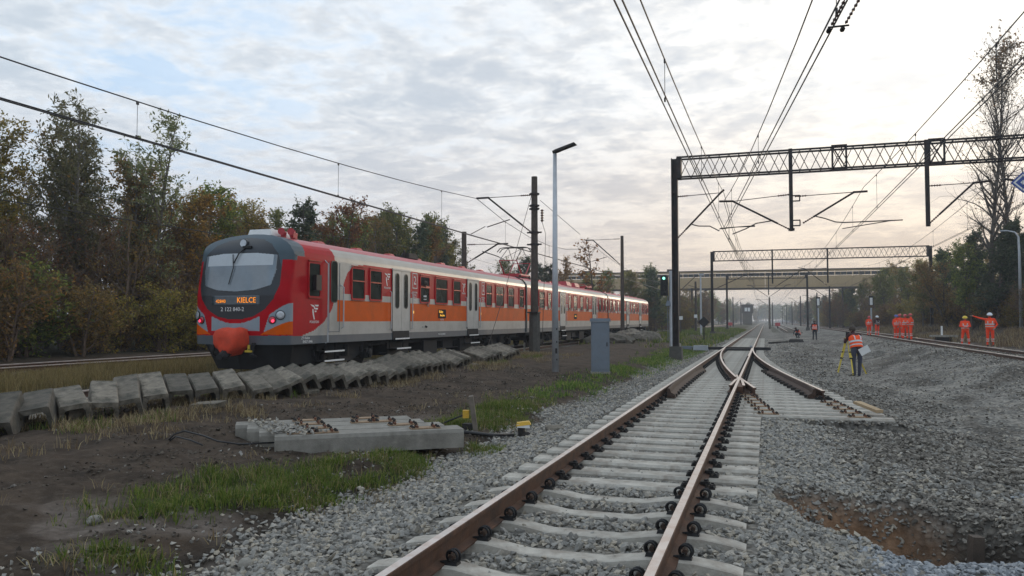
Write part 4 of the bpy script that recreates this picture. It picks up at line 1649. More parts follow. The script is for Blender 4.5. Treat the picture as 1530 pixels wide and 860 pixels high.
    for i in range(4):
        a, b_ = pl[i], pl[i + 1]
        q = .82
        p.prism([(a[0], a[1], top), (b_[0], b_[1], top), (b_[0] * q, b_[1] + .25, bot), (a[0] * q, a[1] + .25, bot)], (0, .08, 0))
    p.box((0, 1.6, .55), (2.2, 1.4, .5))
    p.build('snow_plough', M['t_black'], car1)
    # cab side: window, narrow door window, rails, emblem, mirror
    cw = window_mesh(.62, .98, False, name='cab_window')
    link('cab_window', cw, car1, (HW, 1.44, 2.60))
    MB().box((HW + .11, 1.42, 2.52), (.12, .26, .42)).build('mirror', M['black_iron'], car1)
    dw = MB()
    o = rounded_rect(.30, 1.15, .09)
    n = len(o)
    dw.add([(.008, a, b_) for a, b_ in o], [tuple(range(n))], 0)
    ring_prism(dw, rounded_rect(.35, 1.2, .11), o, 0, .016, 1)
    dw.build('cab_door_window', [M['glass'], M['t_mask']], car1, loc=(HW, 2.46, 2.60))
    dl = MB()
    for yy in (2.20, 2.76):
        dl.box((HW + .003, yy, 2.15), (.012, .018, 2.0))
    dl.box((HW + .003, 2.48, 1.17), (.012, .56, .018))
    dl.build('cab_door', M['t_grey'], car1)
    hr = MB()
    hr2 = MB()
    hr.tube([(HW - .02, 1.98, 3.18), (HW + .07, 2.04, 3.08), (HW + .07, 2.04, .88), (HW, 2.04, .86)], .02, 6)
    hr2.tube([(HW, 2.80, 2.52), (HW + .07, 2.88, 2.46), (HW + .07, 2.88, 1.30), (HW, 2.88, 1.27)], .02, 6)
    hr.build('handrail', M['galv'], car1)
    hr2.build('handrail', M['galv'], car1)
    link('emblem', LG, car1, (HW + .001, 1.46, 1.72))
    for z in (.62, .36):
        link('step', STEP, car1, (HW - .12, 2.45, z))
    side_text('ZT Kielce', .10, 'white', 1.05, 1.02, car1)
    side_text('EN57-1846', .10, 'white', 1.15, .92, car1)
    side_text('94 51 2122 840-2', .09, 'white', 10.2, .97, car1)
    sgn = MB()
    sgn.box((.008, 0, 0), (.016, .72, .33))
    d_ = link('led_display', sgn.mesh('led_display', M['hole']), car1, (HW, 10.2, 1.74))
    me = text_mesh('Kielce', .15, .002, M['led_yellow'])
    link('led_text', me, car1, (HW + .019, 10.08, 1.815), (0, 0, PI / 2))
    me = text_mesh('Skarżysko', .105, .002, M['led_yellow'])
    link('led_text', me, car1, (HW + .019, 10.2, 1.68), (0, 0, PI / 2))
    side_text('2 122 840', .08, 'white', 10.2, 1.52, car1)
    car2 = t.children[1]
    d2 = link('led_display', sgn.mesh('led_display', M['hole']), car2, (HW, 10.6, 1.74))
    link('led_text', text_mesh('Kielce', .15, .002, M['led_yellow']), car2, (HW + .019, 10.6, 1.76), (0, 0, PI / 2))
    # horns and roof box over the cab
    hn = MB()
    for dx, dy in ((.55, 1.3), (.75, 1.45), (.6, 1.75)):
        hn.lathe((dx, dy, 3.93), [(.035, -.18), (.04, .05), (.10, .2)], 10, axis=Vector((.3, -1, 0)))
        hn.box((dx, dy, 3.85), (.1, .12, .14))
    hn.build('horn', M['panto_red'], car1)
    bx = MB()
    bx.box((.05, 1.35, 3.90), (.75, .9, .17), taper=.9)
    bx.build('aerial_box', M['white'], car1)
    ra = MB()
    ra.box((.35, 9.6, 3.92), (.4, .8, .2), taper=.8)
    ra.lathe((.35, 9.2, 3.9), [(.05, 0), (.05, .2), (.03, .22)], 8)
    ra.build('aerial', [M['dark_iron']], car1)

    # pantographs: raised at the front of the middle car, folded further back
    def panto(y, raised):
        f = MB()
        for sx in (-.55, .55):
            f.bar((sx, y - 1.0, 3.98), (sx, y + 1.0, 3.98), .07, m=0)
            for yy in (-.85, .85):
                f.lathe((sx, y + yy, 3.78), [(.07, 0), (.07, .05), (.1, .07), (.06, .1), (.1, .13), (.06, .16), (.06, .2)], 8, m=1)
        for yy in (-1.0, 0, 1.0):
            f.bar((-.55, y + yy, 3.98), (.55, y + yy, 3.98), .07, m=0)
        f.build('pantograph_base', [M['panto_red'], M['porcelain']], car2)
        a = MB()
        zt = 5.52 if raised else 4.30
        zk = 4.72 if raised else 4.12
        yk = 1.25 if raised else 1.35
        for s in (-1, 1):
            for sx in (-.5, .5):
                a.tube([(sx, y + s * .35, 4.0), (sx * .98, y + s * yk, zk)], [.045, .03], 6, m=0)
                a.tube([(sx * .98, y + s * yk, zk), (sx * .8, y + s * .10, zt - .08)], .018, 5, m=1)
            a.tube([(-.5, y + s * yk, zk), (.5, y + s * yk, zk)], .022, 5, m=0)
            a.tube([(-.5, y + s * yk, zk), (.42, y + s * .10, zt - .08)], .012, 5, m=1)
        a.build('pantograph_arm', [M['panto_red'], M['dark_iron']], car2)
        hd = MB()
        for yy in (-.2, .2):
            hd.tube([(-.98, y + yy, zt - .24), (-.82, y + yy, zt - .05), (-.6, y + yy, zt), (.6, y + yy, zt), (.82, y + yy, zt - .05), (.98, y + yy, zt - .24)], .025, 6)
        for sx in (-.42, .42):
            hd.bar((sx, y - .22, zt - .05), (sx, y + .22, zt - .05), .03)
        hd.build('pantograph_head', M['dark_iron'], car2)
    panto(2.4, True)
    panto(18.6, False)
    for yy in (12.2, 14.6):
        eq = MB()
        eq.box((0, yy, 3.95), (1.3, 1.2, .28), taper=.85)
        eq.box((.3, yy + .9, 3.9), (.5, .3, .2))
        eq.build('roof_box', M['panto_red'], car2)
    # rear nose, mostly out of sight
    car3 = t.children[2]
    rn = MB()
    L = lengths[2]
    o = [(x, z) for x, z in OUT] + [(-x, z) for x, z in OUT[-2::-1]]
    for k_ in range(4):
        s0, s1 = 1 - .05 * k_, 1 - .05 * (k_ + 1) - (.05 if k_ == 3 else 0)
        n = len(o)
        vs = [(x * s0, L + .16 * k_, .86 + (z - .86) * (1 - .02 * k_)) for x, z in o] + [(x * s1, L + .16 * (k_ + 1), .86 + (z - .86) * (1 - .02 * (k_ + 1))) for x, z in o]
        rn.add(vs, [(i, i + 1, n + i + 1, n + i) for i in range(n - 1)] + ([tuple(range(n, 2 * n))] if k_ == 3 else []), 0)
    rn.box((0, L + .2, .55), (2.3, .6, .6), m=1)
    rn.build('rear_nose', [M['t_red'], M['t_black']], car3)
    MB().box((HW + .12, L - .3, 2.5), (.14, .2, .4)).build('mirror', M['black_iron'], car3)
    return t


M['t_display'] = mat('t_display', (.055, .075, .09), .2, var=.2, coat=.5)
make_train()

# ------------------------------------------------------------------ overhead line structures
def lattice_beam(t, x0, x1, z0, z1, y, w, panel, thick=.05, parts=True):
    """four-chord lattice beam: each chord and lattice bar is a part"""
    for yy in (y - w / 2, y + w / 2):
        for z in (z0, z1):
            MB().box(((x0 + x1) / 2, yy, z), (x1 - x0, thick * 1.5, thick * 1.5)).build('chord', M['gantry_steel'], t)
    n = int((x1 - x0) / panel)
    p = (x1 - x0) / n
    h = z1 - z0
    up = MB().bar((0, 0, 0), (p / 2, 0, h), thick * .62).mesh('lattice_bar', M['gantry_steel'])
    dn = MB().bar((0, 0, h), (p / 2, 0, 0), thick * .62).mesh('lattice_bar', M['gantry_steel'])
    tie = MB().bar((0, -w / 2, 0), (0, w / 2, 0), thick * .7).mesh('lattice_tie', M['gantry_steel'])
    for yy in (y - w / 2, y + w / 2):
        for i in range(n):
            s = 0 if yy < y else 1
            link('lattice_bar', up if (s == 0) else dn, t, (x0 + i * p, yy, z0))
            link('lattice_bar', dn if (s == 0) else up, t, (x0 + i * p + p / 2, yy, z0))
    for i in range(0, n + 1):
        link('lattice_tie', tie, t, (x0 + i * p, y, z1))
        link('lattice_tie', tie, t, (x0 + i * p, y, z0))


def insulator(mb, a, b, m, r=.05, n=5):
    a, b = Vector(a), Vector(b)
    d = (b - a)
    prof = []
    for i in range(n):
        t = d.length * i / n
        prof += [(r * .45, t), (r, t + d.length / n * .35), (r * .45, t + d.length / n * .7)]
    prof.append((r * .4, d.length))
    mb.lathe(a, prof, 7, m=m, axis=d.normalized())


def cantilever(t, y, strut, tie, reg, wire=None):
    """strut from the post up to the tip, tie back to the post, registration arm below"""
    mb = MB()
    a, k, tip = [Vector((p[0], y, p[1])) for p in strut]
    d = (k - a).normalized()
    mb.tube([a + d * .5, k], .045, 6, m=0)
    insulator(mb, a, a + d * .5, 1)
    mb.tube([k - (tip - k).normalized() * .05, tip], .05, 6, m=0)
    ta, tb = Vector((tie[0][0], y, tie[0][1])), Vector((tie[1][0], y, tie[1][1]))
    d2 = (tb - ta).normalized()
    mb.tube([ta + d2 * .5, tb], .018, 5, m=0)
    insulator(mb, ta, ta + d2 * .5, 1)
    mb.build('cantilever', [M['gantry_steel'], M['porcelain']], t)
    if reg:
        r = MB()
        pts = [Vector((p[0], y, p[1])) for p in reg[0]]
        r.tube(pts, .026, 5)
        if len(reg) > 1:
            r.tube([Vector((p[0], y - .25, p[1])) for p in reg[1]], .02, 5)
        r.build('registration_arm', M['gantry_steel'], t)


def gantry(label, y, x0, x1, zb, zt, posts, panel=.86, foot0=-.3, foot1=0.0):
    t = thing('catenary_gantry', label, 'gantry', (0, 0, 0), group='lattice gantries over the tracks')
    for x, zf in ((x0, foot0), (x1, foot1)):
        c = MB()
        for sx in (-1, 1):
            c.box((x + sx * .12, y, (zt + zf) / 2), (.05, .30, zt - zf))
        c.box((x, y, (zt + zf) / 2), (.20, .03, zt - zf - .02))
        for z in np.arange(zf + .6, zt - 1, .8):
            c.box((x, y - .13, z), (.19, .02, .1))
        c.build('column', M['gantry_steel'], t)
        MB().box((x, y, zf + .15), (.62, .72, .85), taper=.85).build('foundation', M['concrete_dark'], t)
        MB().box((x + (.22 if x == x0 else -.22), y, (zb + zt) / 2), (.2, .55, zt - zb + .1)).build('bracket', M['gantry_steel'], t)
    lattice_beam(t, x0 + .3, x1 - .3, zb, zt, y, .55, panel)
    for x in posts:
        p = MB()
        p.box((x, y - .32, (zt + 5.5) / 2), (.16, .12, zt - 5.5 + .1))
        p.build('drop_post', M['gantry_steel'], t)
    return t


g1 = gantry('near lattice gantry with wide truss reaching across the right half of the picture', 36.5, -3.98, 16.6, 8.15, 9.08, [1.14, 6.56])
for x in (3.15, 6.95):
    b = MB()
    for s in (-.28, .28):
        b.box((x + s, 36.5 - .31, 8.6), (.08, .05, 1.12))
    b.box((x, 36.5 - .31, 9.14), (.64, .06, .07))
    b.box((x, 36.5 - .31, 8.06), (.64, .06, .07))
    b.bar((x - .28, 36.19, 8.1), (x + .28, 36.19, 9.1), .05)
    b.bar((x + .28, 36.17, 8.1), (x - .28, 36.17, 9.1), .05)
    b.build('splice_frame', M['gantry_steel'], g1)
yy = 36.18
cantilever(g1, 36.5, [(-3.84, 5.35), (-1.9, 7.36), (-1.74, 7.5)], [(-3.85, 7.28), (-1.95, 7.36)], [[(-3.2, 5.95), (-2.9, 5.86), (-2.4, 5.84), (-1.97, 5.6)], [(-1.97, 5.66), (-1.2, 5.72), (-.4, 5.72)]])
cantilever(g1, yy, [(1.02, 5.55), (-1.36, 6.9), (-1.95, 6.92)], [(1.06, 7.08), (-1.3, 6.9)], [[(.4, 5.95), (-.35, 5.85), (-.8, 5.62), (-1.38, 5.40)], [(-1.9, 5.66), (-.4, 5.72)]])
cantilever(g1, yy, [(1.62, 5.78), (3.72, 7.05), (4.25, 7.06)], [(1.3, 6.98), (3.72, 7.05)], [[(2.15, 6.06), (2.5, 5.96), (2.95, 5.78), (3.3, 5.74), (5.6, 5.76)], [(3.2, 5.45), (5.1, 5.72)]])
cantilever(g1, yy, [(6.62, 5.58), (8.29, 7.2), (8.9, 7.25)], [(6.6, 7.16), (8.29, 7.2)], None)
cantilever(g1, yy, [(16.3, 5.6), (10.0, 7.16), (9.4, 7.3)], [(16.3, 7.5), (9.4, 7.42)], None)
ic = MB()
for z in (5.8, 6.9):
    ic.box((1.35, yy, z + .12), (.32, .06, .05))
    ic.box((1.35, yy, z - .12), (.32, .06, .05))
    ic.box((1.50, yy, z), (.05, .06, .25))
ic.box((1.14, yy, 5.52), (.26, .2, .1))
ic.build('hinge_bracket', M['gantry_steel'], g1)

g2 = gantry('second lattice gantry further along, standing in front of the beige bridge', 88, -5.6, 16.1, 8.05, 9.1, [.76, 6.3], 1.0, -.3, .5)
cantilever(g2, 88, [(-5.4, 4.9), (-1.9, 6.5), (-1.0, 6.52)], [(-5.4, 6.6), (-1.9, 6.5)], None)
cantilever(g2, 87.7, [(.9, 5.0), (3.6, 6.8), (4.2, 6.85)], [(.9, 6.7), (3.6, 6.8)], None)
cantilever(g2, 87.7, [(6.2, 5.2), (4.0, 7.0), (3.4, 7.1)], [(6.2, 7.0), (4.0, 7.0)], None)
g3 = gantry('farthest lattice gantry just in front of the beige bridge', 128, -5.85, 6.2, 8.05, 8.75, [.5], 1.0, -.3, -.2)
cantilever(g3, 128, [(.4, 5.2), (-2.2, 7), (-2.8, 7.05)], [(.4, 7), (-2.2, 7)], None)
cantilever(g3, 128, [(.6, 5.2), (3.2, 7), (3.8, 7.05)], [(.6, 7), (3.2, 7)], None)

# blue diamond sign hung from the arm at the right edge
sg = thing('diamond_sign', 'blue diamond sign with nested white squares hanging at the right edge of the picture', 'sign', (10.02, 36.05, 7.1))
q = Matrix.Rotation(PI / 4, 3, 'Y')
MB().box((0, 0, 0), (.62, .03, .62), q).build('plate', M['blue_sign'], sg)
rg = MB()
ring_prism(rg, [(-.25, -.25), (.25, -.25), (.25, .25), (-.25, .25)], [(-.19, -.19), (.19, -.19), (.19, .19), (-.19, .19)], -.018, -.022, vert=lambda a, b, y: tuple(q @ Vector((a, y, b))))
rg.box((0, -.02, 0), (.14, .008, .14), q)
rg.build('white_marks', M['white'], sg)
MB().tube([(0, .06, .6), (0, .03, .1)], .02, 5).build('hanger', M['gantry_steel'], sg)


def rail_mast(label, x, y, z0, z1, r=.17, material='mast_wood', arm=None, group='catenary masts along the line', sleeve=True):
    t = thing('catenary_mast', label, 'mast', (0, 0, 0), group=group)
    p = MB()
    p.tube([(x, y, z0 - .3), (x, y, z1)], [r, r * .72], 8)
    p.build('post', M[material], t)
    if sleeve:
        c = MB()
        c.tube([(x, y, z0 - .2), (x, y, z0 + 1.95)], [r * 1.35, r * 1.28], 8)
        c.build('footing_sleeve', M['concrete_dark'] if material == 'mast_wood' else M[material], t)
    if arm:
        sd, tip, zt, zl = arm
        cantilever(t, y, [(x + sd * r, zl), (x + sd * (tip - .6), zt), (x + sd * tip, zt)], [(x + sd * r, zt + .02), (x + sd * (tip - .6), zt)], [[(x + sd * (tip * .42), zl + .62), (x + sd * (tip - .55), zl + .3)], [(x + sd * (tip - .55), zl + .3), (x + sd * (tip + .2), zl - .05)]])
    return t


m1 = rail_mast('weathered brown mast with many brackets standing right in front of the train', -10.4, 35.0, -.05, 8.34, .205, arm=(-1, 2.95, 7.45, 5.72))
br = MB()
for z in (5.05, 5.62, 6.75, 6.9, 7.46):
    br.lathe((-10.4, 35, z), [(.22, 0), (.22, .09)], 8)
    br.box((-10.4, 34.98, z + .045), (.72 if z < 6 else .5, .06, .07))
br.box((-10.4, 34.9, 1.86), (.52, .52, .06))
br.build('bracket', M['gantry_steel'], m1)
tw = MB()
insulator(tw, (-10.02, 35, 6.75), (-10.02, 35, 6.15), 1, .09)
tw.tube([(-10.02, 35, 6.15), (-9.9, 35.2, 5.6), (-10.02, 35, .5)], .012, 5, m=0)
tw.tube([(-10.12, 35, 7.2), (-9.0, 38.5, 5.9)], .012, 5, m=0)
tw.build('tension_gear', [M['wire'], M['porcelain']], m1)
gy = MB()
gy.tube([(-10.5, 34.9, 7.5), (-10.55, 30.6, 2.2), (-10.5, 28.3, -.1)], .013, 5)
gy.build('guy_wire', M['wire'], m1)
MB().box((-10.78, 34.6, .15), (.07, .07, .6)).build('stake', M['concrete_new'], m1)

rail_mast('dark slim mast with angled arm in front of the last carriage', -10.7, 60.3, -.05, 8.15, .17, arm=(-1, 2.95, 7.9, 5.9), sleeve=False)
rail_mast('mast beyond the train roof, its top rising over the first carriage', -16.0, 40.0, 0, 6.45, .20, arm=(1, 2.6, 5.7, 4.7), sleeve=False)
rail_mast('short far mast left of the mast beyond the train roof', -23.5, 53.0, 0, 6.3, .17, sleeve=False)
rail_mast('mast standing behind the green signal, half hidden by the gantry column', -9.7, 92.5, -.1, 7.1, .19, arm=(1, 2.6, 6.7, 5.0), sleeve=False)
rail_mast('mast with pale banded plates left of the second gantry', -8.4, 100, -.1, 6.4, .17, sleeve=False)
rail_mast('mast in the middle of the tracks between the far wires', .75, 160, -.2, 6.0, .22, 'concrete_old', arm=(-1, 2.6, 5.6, 4.4), sleeve=False)
for (x, y, h) in ((10.2, 172, 7.2), (9.7, 132, 6.9), (8.3, 205, 7.5), (8.0, 260, 7.5), (7.8, 320, 7.5), (7.6, 390, 7.5), (13.2, 150, 7.4), (-7.9, 205, 7.4), (-7.6, 260, 7.5), (-7.4, 330, 7.5), (-7.3, 420, 7.5), (1.9, 235, 6.6), (1.8, 330, 6.6), (-12.4, 140, 7.2)):
    rail_mast('distant mast with slanting arms in the line of masts running to the horizon', x, y, -.2, h, .17, 'gantry_steel', arm=(-1 if x > 0 else 1, 2.8, h - .5, h - 2.0), sleeve=False, group='distant masts running to the horizon')


# ------------------------------------------------------------------ overhead wires
def overhead(label, pts, group='overhead wires', sag=1.0, two=True, r=.011, drop=8.0, zc=5.6, cat=1.75, start=None):
    """contact wires, messenger wire and droppers between supports given as (x, y)"""
    t = thing('overhead_wire', label, 'wire', (0, 0, 0), group=group)
    ct, ms = [], []
    for (xa, ya), (xb, yb) in zip(pts, pts[1:]):
        n = max(6, int(abs(yb - ya) / 4))
        for i in range(n + (1 if (xb, yb) == pts[-1] else 0)):
            s = i / n
            x, y = xa + (xb - xa) * s, ya + (yb - ya) * s
            ct.append((x, y, zc))
            ms.append((x, y, zc + cat - sag * 4 * s * (1 - s)))
        nd = max(2, int(abs(yb - ya) / drop))
        for i in range(nd):
            s = (i + .5) / nd
            x, y = xa + (xb - xa) * s, ya + (yb - ya) * s
            z1 = zc + cat - sag * 4 * s * (1 - s)
            if y < -2 or y > 110:
                continue
            dr = MB()
            dr.tube([(x, y, zc), (x, y, z1)], r * .45, 4)
            dr.box((x, y, zc + .03), (.03, .06, .07))
            dr.box((x, y, z1 - .03), (.03, .06, .07))
            dr.build('dropper', M['wire'], t)
    for dx in ((-.05, .05) if two else (0,)):
        MB().tube([(p[0] + dx, p[1], p[2]) for p in ct], r, 5).build('contact_wire', M['wire'], t)
    MB().tube(ms, r, 5).build('messenger_wire', M['wire'], t)
    return t


overhead('wires over the train track, sweeping down from the upper left corner', [(-13.2, -25), (-13.35, 35), (-13.0, 60.3), (-13.3, 120), (-13.1, 300), (-13.1, 500)], zc=5.56, cat=1.88, sag=1.15, r=.016)
overhead('wires over the main track, falling from the top middle to the vanishing point', [(-1.75, -25), (-1.75, 36.5), (-1.2, 88), (-1.6, 128), (-1.42, 230), (-1.42, 520)], zc=5.62, cat=1.72, sag=1.0, r=.013)
ow = overhead('wires slanting from the top right over the turnout towards the main track', [(5.2, -28), (1.50, 6.0), (-1.75, 36.2), (-1.5, 88)], zc=5.62, cat=1.3, sag=.55, r=.013)
si = MB()
for x0_ in (1.02, 1.20):
    insulator(si, (x0_ - .09, 11.45, 5.62), (x0_, 10.6, 5.62), 1, .024, 6)
    si.lathe((x0_ - .12, 11.75, 5.62), [(.015, 0), (.035, .05), (.035, .10), (.015, .15)], 8, axis=Vector((.1, -1, 0)), m=0)
si.tube([(.89, 11.6, 5.64), (1.17, 11.6, 5.64)], .015, 5, m=0)
si.box((.80, 10.3, 5.66), (.34, .06, .05), m=0)
si.build('section_insulator', [M['dark_iron'], M['porcelain']], ow)
overhead('wires over the dug-out second track, rising to the top right corner', [(4.15, -28), (4.1, 36.2), (3.8, 87.8), (3.6, 128), (3.4, 250), (3.4, 520)], zc=5.8, cat=1.45, sag=.75, r=.013)
overhead('wires over the right-hand track, passing in front of the bare tree', [(9.3, -28), (8.9, 36.2), (9.9, 88), (10.2, 132), (9.4, 260)], zc=5.7, cat=1.5, sag=.8, r=.011)
overhead('thin pair of wires low in front of the left wood', [(-22.3, -20), (-22.3, 53), (-22.2, 160)], zc=5.2, cat=1.35, sag=.7, r=.011)

# ------------------------------------------------------------------ lamps, cabinet, signals, signs
lp = thing('street_lamp', 'tall pale grey lamp post with flat tilted lamp head, beside the grey cabinet', 'street lamp', (-6.28, 23.42, -.08))
MB().tube([(0, 0, -.2), (0, 0, 6.85)], [.118, .062], 12).build('pole', M['galv'], lp, True)
dd = MB()
dd.box((.06, -.112, .62), (.06, .02, .16), m=0)
for z in (1.3, .9, .35):
    dd.box((.075, -.10, z), (.03, .025, .05), m=0)
dd.build('access_door', M['dark_iron'], lp)
hd = MB()
qq = Matrix.Rotation(-.30, 3, 'Y')
hd.box((.34, -.02, 7.02), (.74, .25, .07), qq, taper=.9)
hd.box((.06, 0, 6.93), (.26, .12, .1), qq)
hd.build('lamp_head', M['dark_iron'], lp)
lr = thing('street_lamp', 'pale leaning lamp post with curved arm below the bare trees at the right edge', 'street lamp', (17.7, 65, 1.0))
MB().tube([(0, 0, -.4), (0, 0, 5.6), (-.03, 0, 6.6), (-.25, 0, 6.95), (-.75, 0, 7.08)], [.13, .085, .075, .05, .045], 8).build('pole', M['galv'], lr, True)
MB().box((-.95, 0, 7.08), (.5, .2, .09), taper=.8).build('lamp_head', M['grey_paint_light'], lr)

cb = thing('equipment_cabinet', 'grey-blue trackside equipment cabinet with flat lid in the dirt', 'cabinet', (-4.92, 23.75, -.15), R(14))
b = MB()
b.box((0, 0, .80), (.56, .36, 1.6))
b.build('body', M['grey_paint'], cb)
b = MB()
b.box((0, 0, 1.655), (.64, .44, .10), taper=.96)
b.build('lid', M['grey_paint'], cb)
b = MB()
b.box((0, -.188, .84), (.50, .016, 1.42))
b.build('door', M['grey_paint'], cb)
MB().box((.20, -.205, .9), (.03, .02, .12)).build('handle', M['dark_iron'], cb)
MB().box((0, 0, -.02), (.6, .4, .14)).build('plinth', M['concrete_new'], cb)

sl = thing('railway_signal', 'colour-light signal showing green beside the near gantry column', 'signal', (-5.55, 46.8, -.15))
MB().tube([(.17, 0, -.3), (.17, 0, 4.6)], .10, 8).build('post', M['galv'], sl)
b = MB()
b.box((-.2, -.1, 3.72), (.46, .16, 1.2))
for i in range(4):
    b.lathe((-.2, -.18, 4.15 - i * .29), [(.085, 0), (.085, .14)], 10, axis=Vector((0, -1, 0)))
b.build('signal_head', M['black_iron'], sl)
MB().lathe((-.2, -.322, 4.15), [(.075, 0), (.075, .01)], 12, axis=Vector((0, -1, 0))).build('green_lamp', M['lamp_green'], sl)
b = MB()
for z in np.arange(.6, 3.4, .35):
    b.tube([(-.02, -.02, z), (.17, -.02, z)], .018, 5)
b.tube([(-.02, -.02, .4), (-.02, -.02, 3.5)], .02, 5)
b.build('ladder', M['grey_paint'], sl)
b = MB()
b.box((.03, -.1, 2.65), (.3, .3, .3), taper=.6)
b.build('lower_box', M['grey_paint'], sl)

for (x, y, z0, h, lab) in ((11.9, 100, .05, 4.3, 'tall white marker signal among bushes above the group of workers'), (6.3, 104, -.1, 4.5, 'tall white marker signal above the walking worker')):
    t = thing('railway_signal', lab, 'signal', (x, y, z0))
    MB().tube([(0, 0, -.3), (0, 0, h - 1.4)], .09, 6).build('post', M['galv'], t)
    MB().box((0, 0, h - .55), (.5, .16, 1.1)).build('signal_head', M['black_iron'], t)
    MB().box((0, -.10, h - .62), (.30, .03, .85)).build('face_plate', M['white'], t)
t = thing('shunting_signal', 'low black diamond-shaped signal disc on a thin post left of the track', 'signal', (-4.6, 62, -.2))
MB().tube([(0, 0, -.2), (0, 0, 1.3)], .045, 6).build('post', M['black_iron'], t)
MB().box((0, -.05, 1.55), (.62, .05, .62), Matrix.Rotation(PI / 4, 3, 'Y')).build('disc', M['black_iron'], t)
t = thing('street_lamp', 'thin white post standing between the two nearest left gantry columns', 'street lamp', (-6.6, 85, -.15))
MB().tube([(0, 0, -.2), (0, 0, 6.6)], [.12, .08], 8).build('pole', M['galv'], t)
MB().box((.1, -.05, 6.55), (.5, .16, .22)).build('lamp_head', M['grey_paint_light'], t)
for (x, y, h, w, mt, lab) in ((-9.45, 92.1, 1.75, .42, 'white', 'small white plate on the mast behind the green signal'), (-9.2, 110, 1.7, .35, 'white', 'small white plate on a thin far post'), (-8.4, 99.7, 2.0, .4, 'white', 'white banded plate on the mast left of the second gantry')):
    t = thing('number_plate', lab, 'sign', (x, y, h))
    MB().box((0, 0, 0), (w, .03, .42)).build('plate', M[mt], t)
    MB().tube([(0, .05, -h - .2), (0, .05, .2)], .03, 5).build('post', M['dark_iron'], t)
for (x, y, lab) in ((-8.0, 190, 'small red box at the left of the far tracks'), (2.4, 172, 'small red marker box beside the far middle mast')):
    t = thing('marker_box', lab, 'marker', (x, y, -.2))
    MB().box((0, 0, .8), (1.0, .5, .7)).build('face', M['helmet_red'], t)
    MB().box((0, 0, .2), (.2, .3, .6)).build('stand', M['dark_iron'], t)

# ------------------------------------------------------------------ bridge and signal box
M['bridge'] = mat('bridge', (.46, .335, .185), .8, var=.1, scale=.8, dirt=(.33, .24, .14), dscale=.3, damt=.5)
M['bridge_dark'] = mat('bridge_dark', (.07, .055, .045), .8, var=.2)
M['bridge_pane'] = mat('bridge_pane', (.05, .05, .05), .6, var=.5, scale=.7)
bz0, bz1, by = 7.4, 10.75, 152
bg = thing('footbridge', 'long beige covered bridge with a strip of small windows crossing high over the tracks', 'bridge', (0, by, 0))
x0, x1 = -42.0, 24.0
npan = 22
pw = (x1 - x0) / npan
pan = MB().box((0, 0, 0), (pw - .05, .12, bz1 - bz0 - 1.25)).mesh('panel', M['bridge'])
top = MB().box((0, 0, 0), (pw - .05, .12, .36)).mesh('upper_panel', M['bridge'])
win = MB()
win.box((0, .03, 0), (pw - .1, .05, .62), m=2)
for s in (-.5, -.17, .17, .5):
    win.box((s * (pw - .12), -.02, 0), (.09, .08, .66), m=0)
WINM = win.mesh('window', [M['bridge'], M['glass'], M['bridge_pane']])
for i in range(npan):
    x = x0 + (i + .5) * pw
    link('panel', pan, bg, (x, -1.4, (bz0 + bz1 - 1.25) / 2 + .12))
    link('upper_panel', top, bg, (x, -1.4, bz1 - .18))
    link('window', WINM, bg, (x, -1.4, bz1 - .75))
    link('panel', pan, bg, (x, 1.4, (bz0 + bz1 - 1.25) / 2 + .12))
b = MB()
b.box(((x0 + x1) / 2, 0, bz0 + .02), (x1 - x0, 3.1, .28))
b.build('deck', M['bridge_dark'], bg)
b = MB()
b.box(((x0 + x1) / 2, 0, bz1 + .06), (x1 - x0 + .4, 3.3, .14))
b.build('roof', M['bridge_dark'], bg)
for i in range(5):
    MB().box((x0 + 8 + i * 4.2, -1.5, bz1 + .35), (1.6, .3, .4)).build('roof_box', M['bridge_dark'], bg)
for x in (-41, -20, 21.5):
    b = MB()
    b.box((x, 0, 3.5), (.9, 2.6, 8.0))
    b.build('pier', M['concrete_old'], bg)

sbx = thing('signal_box', 'distant raised signal box with pale window under a flat dark roof', 'building', (-6.2, 290, -.2))
b = MB()
b.box((0, 0, 2.1), (3.2, 3, 4.2))
b.build('base', M['concrete_old'], sbx)
b = MB()
b.box((0, 0, 5.6), (4.0, 3.6, 2.8))
b.build('cabin', M['bridge_dark'], sbx)
for x in (-.5, .55):
    MB().box((x, -1.83, 5.5), (.85, .08, 1.3)).build('window', M['white'], sbx)
MB().box((0, 0, 7.15), (4.6, 4.2, .35)).build('roof', M['bridge_dark'], sbx)

